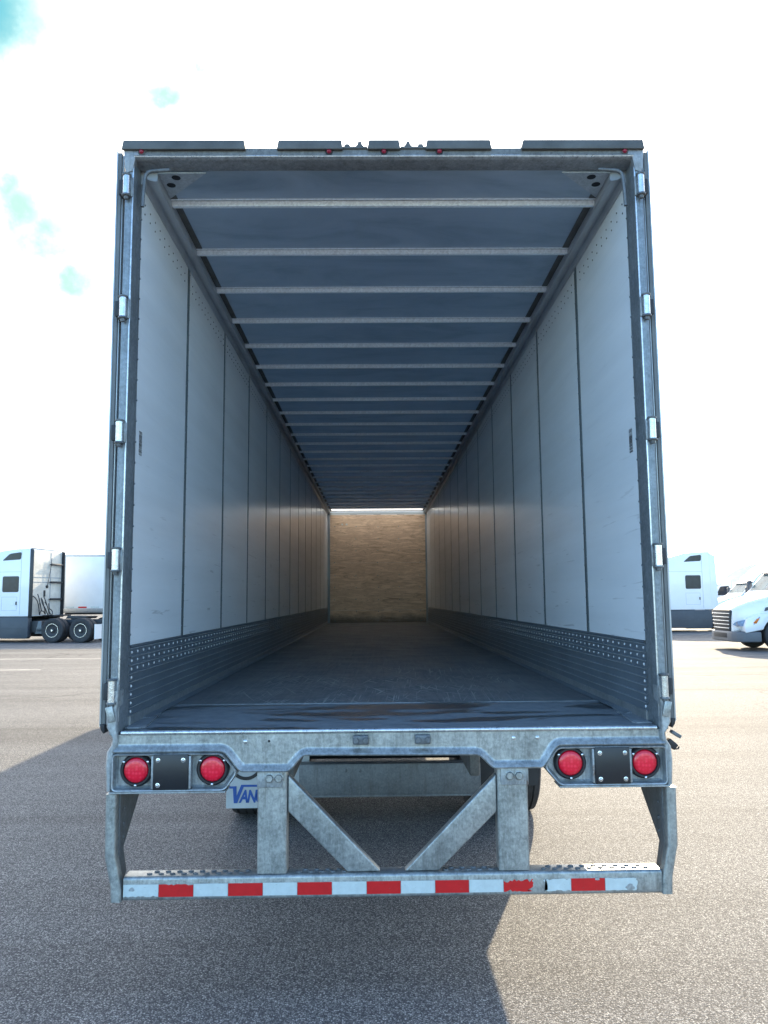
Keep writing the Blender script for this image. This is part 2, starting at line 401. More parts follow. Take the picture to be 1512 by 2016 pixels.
far = N(nt, 'ShaderNodeMapRange', ins={'Value': N(nt, 'ShaderNodeSeparateXYZ', ins={0: v}).outputs[1], 'From Min': 8.0, 'From Max': 12.0}).outputs[0]
cm = math_n(nt, 'MULTIPLY', ramp(nt, crk.outputs[0], [(0.0, 1.0), (0.008, 0.0)]), math_n(nt, 'MULTIPLY', far, 0.75))
c = mixc(nt, cm, c, (0.04, 0.04, 0.04))
oil = ramp(nt, noise(nt, objco(nt, (0.8, 1.2, 1)), 0.35, 5, 0.65), [(0.66, 0.0), (0.78, 0.45)])
c = mixc(nt, oil, c, (0.05, 0.05, 0.05))
h = math_n(nt, 'ADD', math_n(nt, 'MULTIPLY', vo.outputs['Distance'], -1.0), math_n(nt, 'MULTIPLY', cellv.outputs[1], 0.5))
setp(nt, b, color=c, rough=0.85, spec=0.22, normal=bump(nt, h, 0.55, 0.006))
M['asphalt'] = m

# ------------------------------------------------------------------ mesh builder
class MB:
    def __init__(self):
        self.v, self.f, self.mi = [], [], []
    def add(self, vs, fs, mi=0):
        o = len(self.v)
        self.v += [tuple(p) for p in vs]
        for f in fs:
            self.f.append(tuple(i + o for i in f))
            self.mi.append(mi)
        return self
    def _bm(self, bm, mi):
        bm.verts.index_update()
        self.add([v.co for v in bm.verts], [[v.index for v in f.verts] for f in bm.faces], mi)
        bm.free()
        return self
    def box(self, x0, x1, y0, y1, z0, z1, bev=0.0, mi=0, seg=2, rot=None, piv=None):
        bm = bmesh.new()
        vs = [bm.verts.new((x, y, z)) for x in (x0, x1) for y in (y0, y1) for z in (z0, z1)]
        for q in ((0, 1, 3, 2), (4, 6, 7, 5), (0, 4, 5, 1), (2, 3, 7, 6), (0, 2, 6, 4), (1, 5, 7, 3)):
            bm.faces.new([vs[i] for i in q])
        bmesh.ops.recalc_face_normals(bm, faces=bm.faces)
        if bev:
            bmesh.ops.bevel(bm, geom=list(bm.edges), offset=bev, segments=seg, affect='EDGES', profile=0.5, clamp_overlap=True)
        if rot is not None:
            bmesh.ops.rotate(bm, verts=bm.verts, cent=piv or ((x0 + x1) / 2, (y0 + y1) / 2, (z0 + z1) / 2), matrix=rot)
        return self._bm(bm, mi)
    def prism(self, pts, axis, a, b, bev=0.0, mi=0, seg=2):
        """polygon extruded along axis from a to b; pts are the two other coordinates in x,y,z order"""
        def P(p, t):
            return {'x': (t, p[0], p[1]), 'y': (p[0], t, p[1]), 'z': (p[0], p[1], t)}[axis]
        bm = bmesh.new()
        va = [bm.verts.new(P(p, a)) for p in pts]
        vb = [bm.verts.new(P(p, b)) for p in pts]
        n = len(pts)
        bm.faces.new(va)
        bm.faces.new(vb[::-1])
        for i in range(n):
            j = (i + 1) % n
            bm.faces.new((va[i], vb[i], vb[j], va[j]))
        bmesh.ops.recalc_face_normals(bm, faces=bm.faces)
        if bev:
            bmesh.ops.bevel(bm, geom=list(bm.edges), offset=bev, segments=seg, affect='EDGES', profile=0.5, clamp_overlap=True)
        return self._bm(bm, mi)
    def lathe(self, prof, axis, c, seg=24, mi=0, a0=0.0, a1=2 * math.pi):
        """prof: list of (t along axis, radius)"""
        full = abs(a1 - a0 - 2 * math.pi) < 1e-6
        k = seg if full else seg + 1
        vs, fs = [], []
        for (t, r) in prof:
            for i in range(k):
                a = a0 + (a1 - a0) * i / seg
                p, q = r * math.cos(a), r * math.sin(a)
                o = {'x': (t, p, q), 'y': (p, t, q), 'z': (p, q, t)}[axis]
                vs.append((c[0] + o[0], c[1] + o[1], c[2] + o[2]))
        for s in range(len(prof) - 1):
            for i in range(seg):
                j = (i + 1) % k
                fs.append((s * k + i, s * k + j, (s + 1) * k + j, (s + 1) * k + i))
        return self.add(vs, fs, mi)
    def tube(self, path, r, n=8, mi=0, caps=True, flat=1.0):
        P = [Vector(p) for p in path]
        vs, fs = [], []
        pn = None
        for i, p in enumerate(P):
            d = (P[min(i + 1, len(P) - 1)] - P[max(i - 1, 0)]).normalized()
            if pn is None:
                ref = Vector((0, 0, 1)) if abs(d.z) < 0.9 else Vector((0, 1, 0))
                pn = (ref - d * ref.dot(d)).normalized()
            else:
                pn = (pn - d * pn.dot(d)).normalized()
            bn = d.cross(pn)
            for k in range(n):
                a = 2 * math.pi * k / n
                vs.append(p + pn * (r * math.cos(a)) + bn * (r * flat * math.sin(a)))
        for i in range(len(P) - 1):
            for k in range(n):
                l = (k + 1) % n
                fs.append((i * n + k, i * n + l, (i + 1) * n + l, (i + 1) * n + k))
        if caps:
            fs.append(tuple(range(n))[::-1])
            fs.append(tuple((len(P) - 1) * n + k for k in range(n)))
        return self.add(vs, fs, mi)
    def loft(self, rings, mi=0, caps=True, closed=True):
        n = len(rings[0])
        vs = [p for r in rings for p in r]
        fs = []
        for i in range(len(rings) - 1):
            for k in range(n if closed else n - 1):
                l = (k + 1) % n
                fs.append((i * n + k, i * n + l, (i + 1) * n + l, (i + 1) * n + k))
        if caps:
            fs.append(tuple(range(n))[::-1])
            fs.append(tuple((len(rings) - 1) * n + k for k in range(n)))
        return self.add(vs, fs, mi)
    def dome(self, c, r, h, axis=(0, -1, 0), n=8, mi=0):
        """small fastener head"""
        ax = Vector(axis).normalized()
        ref = Vector((0, 0, 1)) if abs(ax.z) < 0.9 else Vector((1, 0, 0))
        u = ax.cross(ref).normalized()
        w = ax.cross(u)
        c = Vector(c)
        rings = []
        for rr, hh in ((1.0, 0.0), (0.95, 0.45), (0.6, 0.85)):
            rings.append([c + u * (r * rr * math.cos(2 * math.pi * k / n)) + w * (r * rr * math.sin(2 * math.pi * k / n)) + ax * (h * hh) for k in range(n)])
        vs = [p for q in rings for p in q] + [c + ax * h]
        fs = []
        for i in range(2):
            for k in range(n):
                l = (k + 1) % n
                fs.append((i * n + k, i * n + l, (i + 1) * n + l, (i + 1) * n + k))
        for k in range(n):
            fs.append((2 * n + k, 2 * n + (k + 1) % n, 3 * n))
        return self.add(vs, fs, mi)
    def hexbolt(self, c, r, h, mi=0):
        pts = [(c[0] + r * math.cos(math.pi / 3 * k), c[2] + r * math.sin(math.pi / 3 * k)) for k in range(6)]
        return self.prism(pts, 'y', c[1] - h, c[1], r * 0.14, mi, 1)
    def build(self, name, mats, parent=None, smooth=40, loc=None):
        me = bpy.data.meshes.new(name)
        vs = self.v
        if loc is not None:
            L = Vector(loc)
            vs = [Vector(p) - L for p in vs]
        me.from_pydata([tuple(p) for p in vs], [], self.f)
        if not isinstance(mats, (list, tuple)):
            mats = [mats]
        for m_ in mats:
            me.materials.append(m_)
        me.polygons.foreach_set('material_index', self.mi)
        bm = bmesh.new()
        bm.from_mesh(me)
        bmesh.ops.recalc_face_normals(bm, faces=bm.faces)
        bm.to_mesh(me)
        bm.free()
        if smooth:
            me.polygons.foreach_set('use_smooth', [True] * len(me.polygons))
            me.set_sharp_from_angle(angle=R(smooth))
        me.update()
        o = bpy.data.objects.new(name, me)
        COL.objects.link(o)
        if parent is not None:
            o.parent = parent
        if loc is not None:
            o.location = loc
        return o

def thing(name, label, cat, loc=(0, 0, 0), rz=0.0, group=None):
    o = bpy.data.objects.new(name, None)
    COL.objects.link(o)
    o.empty_display_size = 0.3
    o.location = loc
    o.rotation_euler = (0, 0, rz)
    o['label'] = label
    o['category'] = cat
    if group:
        o['group'] = group
    return o

def tag(o, label, cat, group=None):
    o['label'] = label
    o['category'] = cat
    if group:
        o['group'] = group
    return o

def copy_tree(o, parent=None):
    c = o.copy()
    COL.objects.link(c)
    c.parent = parent
    for ch in list(o.children):
        copy_tree(ch, c)
    return c

# ------------------------------------------------------------------ ground
g = MB()
xs = [-600, -60, -20, -8, -4, -2, 0, 2, 4, 8, 20, 60, 600]
ys = [-300, -40, -12, -6, -2, 0, 3, 6, 10, 16, 26, 45, 90, 1500]
gv = [(x, y, 0.0) for y in ys for x in xs]
nx = len(xs)
g.add(gv, [(j * nx + i, j * nx + i + 1, (j + 1) * nx + i + 1, (j + 1) * nx + i) for j in range(len(ys) - 1) for i in range(nx - 1)])
ground = g.build('asphalt_lot', M['asphalt'], None, 0)
ground['kind'] = 'structure'
for (xa, xb, yy, wdt) in ((-40, -6.5, 27.2, 0.13), (-40, -7.5, 21.6, 0.13), (-40, -9.0, 17.6, 0.12)):
    q = MB()
    n = 60
    top, bot = [], []
    for i in range(n + 1):
        x = xa + (xb - xa) * i / n
        top.append((x, yy + wdt / 2 + random.uniform(-.02, .02), 0.004))
        bot.append((x, yy - wdt / 2 + random.uniform(-.02, .02), 0.004))
    q.add(top + bot, [(i, n + 1 + i, n + 2 + i, i + 1) for i in range(n) if random.random() > 0.12])
    so = q.build('parking_line', M['stripe'], None, 0)
    so['kind'] = 'structure'

# ------------------------------------------------------------------ the open van trailer
L = 16.0
T = thing('semi_trailer', 'empty open van trailer seen from behind with its rear doors swung back', 'trailer')

# ---- rear frame
def sill():
    # bottom outline left to right, then top
    def curve(p0, p1, flip):
        out = []
        for i in range(1, 8):
            t = i / 8
            s = t * t * (3 - 2 * t)
            out.append((p0[0] + (p1[0] - p0[0]) * t, p0[1] + (p1[1] - p0[1]) * s))
        return out
    b = [(-1.262, 1.124), (-0.775, 1.124)]
    b += curve((-0.775, 1.124), (-0.672, 1.032), 0)
    b += [(-0.672, 1.032), (-0.475, 1.031)]
    b += curve((-0.475, 1.031), (-0.385, 1.103), 0)
    b += [(-0.385, 1.103), (0.395, 1.097)]
    b += curve((0.395, 1.097), (0.482, 1.036), 0)
    b += [(0.482, 1.036), (0.690, 1.037)]
    b += curve((0.690, 1.037), (0.782, 1.136), 0)
    b += [(0.782, 1.136), (1.265, 1.136)]
    n = len(b)
    def off(d):
        out = []
        for i, p in enumerate(b):
            a, c2 = b[max(i - 1, 0)], b[min(i + 1, n - 1)]
            tx, tz = c2[0] - a[0], c2[1] - a[1]
            l = math.hypot(tx, tz)
            out.append((p[0] - tz / l * d, p[1] + tx / l * d))
        return out
    mb = MB()
    inner = off(0.034)
    rows = []
    rows.append([(x, 0.05, z + .004) for x, z in b])           # rear return of the flange
    rows.append([(x, -0.022, z) for x, z in off(-0.001)])
    rows.append([(x, -0.026, z) for x, z in off(0.005)])
    rows.append([(x, -0.022, z) for x, z in off(0.011)])
    rows.append([(x, -0.008, z) for x, z in off(0.020)])
    rows.append([(x, -0.001, z) for x, z in off(0.028)])
    def mono(row):
        out = []
        for x, z in row:
            out.append((x if not out else max(x, out[-1][0] + .0004), z))
        return out
    inner = mono(inner)
    rows.append([(x, 0.0, z) for x, z in inner])
    rows.append([(x, 0.0, z + .004) for x, z in inner])
    rows.append([(x, 0.0, 1.200) for x, z in inner])
    mb.loft([[r[i] for r in rows] for i in range(n)], closed=False, caps=False)
    return mb
S = sill().build('rear_sill', M['galv'], T, 50)
e = MB()
e.tube([(-1.235, -0.001, 1.208), (0.61, -0.001, 1.208), (1.235, -0.001, 1.208)], 0.011, 10)
e.box(-1.235, 1.235, 0.0, 0.012, 1.199, 1.2165, 0.002)
e.build('sill_edge', M['galv_edge'], S)
for x in (-0.134, 0.150):
    q = MB()
    q.box(x - .036, x + .036, -0.030, 0.0, 1.148, 1.190, .006)
    q.lathe([(-.036, 0.001), (-.036, .012), (-.030, .014), (-.028, .014)], 'y', (x - .022, 0, 1.168), 12)
    q.lathe([(-.036, 0.001), (-.036, .012), (-.030, .014), (-.028, .014)], 'y', (x + .022, 0, 1.168), 12)
    q.build('door_catch', M['galv_dark'], S)
for x, z in ((-0.666, 1.164), (0.571, 1.167), (0.681, 1.168)):
    q = MB()
    q.dome((x, 0.001, z), .010, .006, n=10)
    q.build('bolt', M['galv_edge'], S)
q = MB()
q.lathe([(-.001, 0.0005), (-.001, .006), (0.003, .006)], 'y', (-0.557, 0, 1.165), 12)
q.build('bolt_hole', M['hole_gap_shade'], S)

# posts
for s in (-1, 1):
    q = MB()
    prof = [(-1.297, 0.25), (-1.296, 0.012), (-1.292, 0.003), (-1.285, 0.0), (-1.264, 0.0), (-1.258, 0.002), (-1.253, 0.008), (-1.250, 0.016),
            (-1.2475, 0.118), (-1.2470, 0.13), (-1.256, 0.132), (-1.264, 0.05), (-1.28, 0.03), (-1.282, 0.25)]
    zs = [1.20, 1.42, 1.9, 2.5, 3.1, 3.6, 3.97, 4.02]
    rings = []
    for z in zs:
        rings.append([(-s * x, y, z) for x, y in prof])
    q.loft(rings)
    z = 1.65
    while z < 3.9:
        q.dome((s * 1.2472, .124, z), .006, .006, axis=(-s, -.4, 0), n=6)
        z += .105
    rp = q.build('rear_post', M['post'], T, 35)
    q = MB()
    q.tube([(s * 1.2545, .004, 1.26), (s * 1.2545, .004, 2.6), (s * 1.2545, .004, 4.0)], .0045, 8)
    q.build('post_highlight', M['galv_edge'], rp)  # bright strip stands in for the highlight on the post bend
    # foot of the post: curls in over the end of the sill, then out again over the light box
    q = MB()
    outl = [(1.272, 1.40), (1.285, 1.345), (1.302, 1.315), (1.300, 1.235), (1.284, 1.205), (1.272, 1.185), (1.277, 1.155), (1.296, 1.125), (1.300, 1.06), (1.293, 0.952)]
    inn = [(1.245, 1.40), (1.247, 1.345), (1.252, 1.315), (1.252, 1.235), (1.250, 1.205), (1.248, 1.185), (1.250, 1.155), (1.262, 1.130), (1.268, 1.06), (1.272, 0.952)]
    rings = []
    for (xo, z), (xi, z2) in zip(outl, inn):
        rings.append([(s * xi, 0.05, z), (s * xi, -0.010, z), (s * (xi + .006), -0.018, z), (s * (xo - .008), -0.02, z), (s * xo, -0.010, z), (s * xo, 0.05, z)])
    q.loft(rings)
    q.build('post_foot', M['galv_rust'], T, 45)
    # curved corner brace under the header
    q = MB()
    pth = [(s * 1.085, .045, 3.972), (s * 1.13, .042, 3.968), (s * 1.175, .040, 3.963), (s * 1.192, .040, 3.957), (s * 1.203, .040, 3.945), (s * 1.208, .040, 3.92), (s * 1.213, .040, 3.85), (s * 1.216, .040, 3.775)]
    q.tube(pth, .0095, 10)
    q.build('corner_brace', M['galv_dark'], T)

# header
H = MB()
prof = [(0.0, 4.020), (0.0, 4.060), (0.012, 4.066), (0.095, 4.066), (0.095, 3.997), (0.085, 3.996), (0.012, 4.003), (0.004, 4.006), (-0.004, 4.012), (-0.004, 4.018)]
H.prism(prof, 'x', -1.262, 1.262)
hd = H.build('rear_header', M['header'], T, 30)
q = MB()
q.box(-1.256, 1.256, -.003, -.0005, 4.0225, 4.0585)
q.build('header_face', M['header_face'], hd)
q = MB()
q.tube([(-1.25, -0.002, 4.0165), (0, -0.002, 4.0165), (1.25, -0.002, 4.0165)], .0065, 8)
q.build('header_highlight', M['galv_edge'], hd)  # bright tube carries a painted highlight along the header bend
for x0, x1 in ((-1.302, -0.698), (-0.535, -0.213), (-0.083, 0.075), (0.208, 0.532), (0.690, 1.296)):
    q = MB()
    outer = abs(x0) > 1 or abs(x1) > 1
    a, bb = x0 + (.004 if x0 > -1.2 else 0), x1 - (.004 if x1 < 1.2 else 0)
    pts = [(a - .008, 4.045), (bb + .008, 4.045), (bb, 4.092), (a, 4.092)]
    q.prism(pts, 'y', -0.022, -0.004, .003)
    q.box(a, bb, -0.02, 0.16, 4.080, 4.091, .002)
    q.build('header_plate', M['headerp'], hd)
for s in (-1, 1):
    q = MB()
    c0 = -0.004 + s * 0.148
    q.box(c0 - .065, c0 + .065, -.012, .03, 4.052, 4.064, .004)
    xk = c0 - s * .027
    q.prism([(xk - .024, 4.06), (xk + .024, 4.06), (xk + .010, 4.078), (xk + .009, 4.090), (xk - .009, 4.090), (xk - .010, 4.078)], 'y', -.012, .01, .003)
    xk = c0 + s * .036
    q.prism([(xk - .018, 4.06), (xk + .018, 4.06), (xk + .010, 4.078), (xk - .010, 4.078)], 'y', -.012, .01, .004)
    q.build('lock_keeper', M['headerp'], hd)
    q = MB()     # corner block that closes header and post
    q.prism([(s * 1.303, 4.092), (s * 1.303, 4.05), (s * 1.297, 3.96), (s * 1.285, 3.93), (s * 1.255, 3.94), (s * 1.245, 4.01), (s * 1.19, 4.045), (s * 1.19, 4.062)], 'y', -.006, .05, .004)
    q.build('header_corner', M['header'], hd)
for x in (-1.214, -0.279, -0.004, 0.274, 1.207):
    q = MB()
    q.lathe([(-.001, .019), (-.006, .019), (-.009, .015), (-.0085, .0125), (-.004, .0125)], 'y', (x, 0, 4.0395), 20)
    lamp = q.build('marker_lamp', M['black'] if abs(x) < 1 else M['headerp'], T)
    q = MB()
    q.lathe([(-.005, .0125), (-.012, .0115), (-.017, .007), (-.0185, .0003)], 'y', (x, 0, 4.0395), 16)
    q.build('lens', M['red_small'], lamp)

# ---- light boxes
def round_poly(pts, r, n=4):
    out = []
    k = len(pts)
    for i in range(k):
        p0, p, p1 = Vector(pts[i - 1]), Vector(pts[i]), Vector(pts[(i + 1) % k])
        d0, d1 = (p0 - p), (p1 - p)
        rr = min(r, d0.length * .45, d1.length * .45)
        a, c = p + d0.normalized() * rr, p + d1.normalized() * rr
        for j in range(n + 1):
            t = j / n
            out.append(tuple(a * (1 - t) ** 2 + p * 2 * t * (1 - t) + c * t * t))
    return out
BOX = {-1: dict(out=-1.270, top=1.119, bot=0.950, it=-0.770, tip=(-0.694, 1.034), bev=-0.752, div=(-1.084, -0.914), lamps=((-1.163, 1.042), (-0.814, 1.044))),
       1: dict(out=1.272, top=1.130, bot=0.955, it=0.768, tip=(0.703, 1.040), bev=0.775, div=(1.103, 0.932), lamps=((1.174, 1.053), (0.830, 1.053)))}
for s in (-1, 1):
    B = BOX[s]
    pts = [(B['out'], B['bot']), (B['out'], B['top']), (B['it'], B['top']), B['tip'], (B['bev'], B['bot'])]
    if s > 0:
        pts = pts[::-1]
    oo = round_poly(pts, 0.025)
    cx = sum(p[0] for p in oo) / len(oo)
    cz = sum(p[1] for p in oo) / len(oo)
    def inset(d):
        n = len(oo)
        res = []
        for i, p in enumerate(oo):
            a, c2 = oo[i - 1], oo[(i + 1) % n]
            tx, tz = c2[0] - a[0], c2[1] - a[1]
            l = math.hypot(tx, tz) or 1
            nx_, nz_ = -tz / l, tx / l
            if (cx - p[0]) * nx_ + (cz - p[1]) * nz_ < 0:
                nx_, nz_ = -nx_, -nz_
            res.append((p[0] + nx_ * d, p[1] + nz_ * d))
        return res
    q = MB()
    rings = [[(x, .09, z) for x, z in oo], [(x, -.020, z) for x, z in oo], [(x, -.026, z) for x, z in inset(.003)], [(x, -.024, z) for x, z in inset(.008)],
             [(x, .012, z) for x, z in inset(.012)], [(x, .020, z) for x, z in inset(.02)]]
    q.loft(rings, caps=False)
    n = len(oo)
    inn = [(x, .020, z) for x, z in inset(.02)]
    q.add(inn, [tuple(range(n))])
    q.add([(x, .09, z) for x, z in oo], [tuple(range(n))])
    for dx in B['div']:
        q.box(dx - .005, dx + .005, -.024, .02, B['bot'] + .012, B['top'] - .012, .002)
    bx = q.build('light_box', M['galv_rust'], T, 35)
    for lx, lz in B['lamps']:
        q = MB()
        q.lathe([(0.02, .0745), (.004, .0745), (-.004, .072), (-.010, .066), (-.010, .060), (-.004, .0575), (.0, .0555)], 'y', (lx, 0, lz), 48)
        lt = q.build('taillight', M['black'], T, 40)
        q = MB()
        q.lathe([(.006, .0565), (-.003, .0555), (-.0075, .051), (-.0100, .036), (-.0112, .018), (-.0115, .0005)], 'y', (lx, 0, lz), 48)
        q.build('lens', M['red_lens'], lt, 60, loc=(lx, 0, lz))
        for ang in (35, 145, 270):
            q = MB()
            q.dome((lx + .0665 * math.cos(R(ang)), -.010, lz + .0665 * math.sin(R(ang))), .0058, .004, n=10)
            q.build('screw', M['chrome'], lt)
    x0, x1 = sorted(B['div'])
    q = MB()
    q.box(x0 + .005, x1 - .005, -.030, -.022, B['bot'] + .008, B['top'] - .004, .004)
    q.box(x0 + .02, x1 - .02, -.022, .02, B['bot'] + .02, B['top'] - .02)
    cp = q.build('cover_plate', M['plate_black'], T)
    spots = [(.028, .025), (-.028, .025), (.028, -.022)] + ([(-.028, -.022)] if s > 0 else [])
    for ox, oz in spots:
        xx = x0 + ox if ox > 0 else x1 + ox
        zc = B['top'] - .004 - oz if oz > 0 else B['bot'] + .008 - oz
        q = MB()
        q.lathe([(-.030, .0105), (-.032, .0105), (-.033, .006)], 'y', (xx, 0, zc), 16)
        q.dome((xx, -.032, zc), .006, .006, n=10)
        q.build('bolt', M['hinge'], cp)
    # bottom lip under the light box
    q = MB()
    q.box(min(B['out'], B['bev']) - (.012 if s < 0 else 0), max(B['out'], B['bev']) + (.012 if s > 0 else 0), -.018, .10, B['bot'] - .010, B['bot'] - .002, .002)
    q.build('lower_lip', M['galv_rust'], T)

# ---- underride guard
q = MB()
def rrect(y0, y1, z0, z1, r, n=4):
    out = []
    for cy, cz, a0 in ((y1 - r, z1 - r, 0), (y0 + r, z1 - r, 90), (y0 + r, z0 + r, 180), (y1 - r, z0 + r, 270)):
        for i in range(n + 1):
            a = R(a0 + 90 * i / n)
            out.append((cy + r * math.cos(a), cz + r * math.sin(a)))
    return out
rr = rrect(0.0, 0.10, 0.471, 0.5745, .014)
q.loft([[(x, y, z + .0015 * x) for y, z in rr] for x in (-1.208, -0.6, 0, 0.6, 1.230)])
# raised grip nubs on the top face
for xs_ in ((-1.10, -0.64), (-0.42, -0.2), (0.25, 0.46), (0.70, 1.17)):
    x = xs_[0]
    k = 0
    while x < xs_[1]:
        q.prism([(x - .014, .034 + .030 * (k % 2)), (x, .025 + .030 * (k % 2)), (x + .014, .034 + .030 * (k % 2)), (x, .043 + .030 * (k % 2))], 'z', .573, .580 + .0015 * x, .0015, 1, 1)
        x += .026
        k += 1
GB = q.build('bumper', [M['galv'], M['galv_dark']], T, 45)
# reflective tape
bounds = [-1.208, -1.049, -0.892, -0.737, -0.580, -0.425, -0.268, -0.112, 0.043, 0.198, 0.352, 0.508, 0.660, 0.815, 0.970, 1.122]
def strip(x0, x1, jag0=0, jag1=0, jt=0, jb=0):
    z0, z1 = 0.4885, 0.5425
    def rz(base, amp):
        return base + amp * random.random()
    n = 14
    top = [(x0 + (x1 - x0) * i / n, z1 - (jt * random.random() ** 2 if jt else 0)) for i in range(n + 1)]
    bot = [(x0 + (x1 - x0) * i / n, z0 + (jb * random.random() ** 2 if jb else 0)) for i in range(n + 1)]
    pts = bot
    if jag1:
        pts = pts[:-1] + [(x1 - jag1 * random.random(), z0 + (z1 - z0) * k / 7) for k in range(0, 8)]
        top = top[:-1]
    pts = pts + top[::-1]
    if jag0:
        pts = pts[1:-1] + [(x0 + jag0 * random.random(), z1 - (z1 - z0) * k / 7) for k in range(0, 8)]
    return pts
for i in range(15):
    a, c = bounds[i] + .0012, bounds[i + 1] - .0012
    q = MB()
    kw = {}
    if i == 0:
        kw = dict(jb=.006)
    if i == 11:
        kw = dict(jag1=.03, jt=.016, jb=.010)
        c -= .012
    if i == 12:
        kw = dict(jag0=.02, jt=.008, jb=.006)
        a += .028
    if i == 1:
        kw = dict(jt=.006)
    if i == 14:
        kw = dict(jag1=.010, jt=.004, jb=.004)
    pts = strip(a, c, **kw)
    q.prism([(x, z + .0015 * x) for x, z in pts], 'y', -.0022, .001)
    q.build('reflective_tape', M['tape_red'] if i % 2 else M['tape_white'], GB, 0)
for cx_, cz_, r_ in ((-1.168, .520, .016), (1.083, .503, .024), (0.935, .541, .012)):
    q = MB()
    pts = []
    for k in range(12):
        a = 2 * math.pi * k / 12
        rr_ = r_ * random.uniform(.6, 1.0)
        pts.append((cx_ + rr_ * math.cos(a), cz_ + rr_ * .75 * math.sin(a)))
    q.prism(pts, 'y', -.0034, -.0018)
    q.build('tape_scrape', M['galv_rust'], GB, 0)

for s, x0, x1, zt, tab in ((-1, -0.611, -0.474, 1.05, (-.611, -.494)), (1, 0.491, 0.634, 1.05, (.508, .636))):
    q = MB()
    rr = rrect(x0, x1, 0.012, 0.10, .012)
    def ring(z):
        return [(x, y, z) for x, y in rr]
    q.loft([ring(.5765 + .0015 * x0 * 0 + (.002 if s > 0 else 0)), ring(.8), ring(zt)])
    po = q.build('guard_post', M['galv'], T, 45)
    q = MB()
    q.box(tab[0], tab[1], .002, .013, .956, 1.045, .004)
    q.build('bolt_plate', M['galv_rust'], po)
    for bxp in (tab[0] + .045, tab[0] + .088) if s < 0 else (tab[0] + .040, tab[0] + .083):
        q = MB()
        q.lathe([(.003, .0215), (-.001, .0215), (-.002, .018)], 'y', (bxp + .012 * (s < 0), 0, .999), 20)
        q.hexbolt((bxp + .012 * (s < 0), -.001, .999), .0185, .012)
        q.build('bolt', M['galv'], po)
    # back leg of the post, seen as a thin sliver beside it
    q = MB()
    xo = x0 - .016 if s < 0 else x1
    pts = [(.10, .58), (.13, .58), (.34, 1.05), (.10, 1.05)]
    q.prism(pts, 'x', x0 + .01 if s < 0 else x1 - .02, x0 + .02 if s < 0 else x1 - .010, .002)
    q.build('post_web', M['galv_dark'], po)
for s, P in ((-1, [(-.470, 1.008), (-.470, .846), (-.198, .5775), (-.048, .5775)]), (1, [(.4885, 1.002), (.4885, .835), (.218, .5785), (.062, .5785)])):
    q = MB()
    q.prism(P, 'y', .018, .075, .007, 0, 3)
    q.build('guard_brace', M['galv'], T, 45)
# outboard end struts with their gussets
for s, A in ((-1, dict(o=[(1.297, .938), (1.294, .66), (1.286, .63), (1.264, .53), (1.262, .468)], w=.048)), (1, dict(o=[(1.312, .942), (1.308, .687), (1.300, .655), (1.278, .55), (1.274, .474)], w=.046))):
    q = MB()
    rings = []
    for xo, z in A['o']:
        rr = rrect(-0.012, 0.045, 0, A['w'], .010, 3)
        rings.append([(s * (xo - A['w'] + t), y, z) for y, t in rr])
    q.loft(rings)
    q.build('end_strut', M['galv'], T, 45)
    q = MB()
    zt = .935 if s < 0 else .942
    xin = 1.244 if s < 0 else 1.262
    q.prism([(.04, zt), (.345, zt), (.345, .865), (.105, .675), (.16, .55), (.10, .50), (.04, .50)], 'x', s * xin, s * (xin + .008), .001)
    for zz_ in (.85, .78, .72):
        q.dome((s * xin, .10, zz_), .010, .006, axis=(-s, 0, 0), n=8)
    q.build('strut_gusset', M['galv_dark'], T)

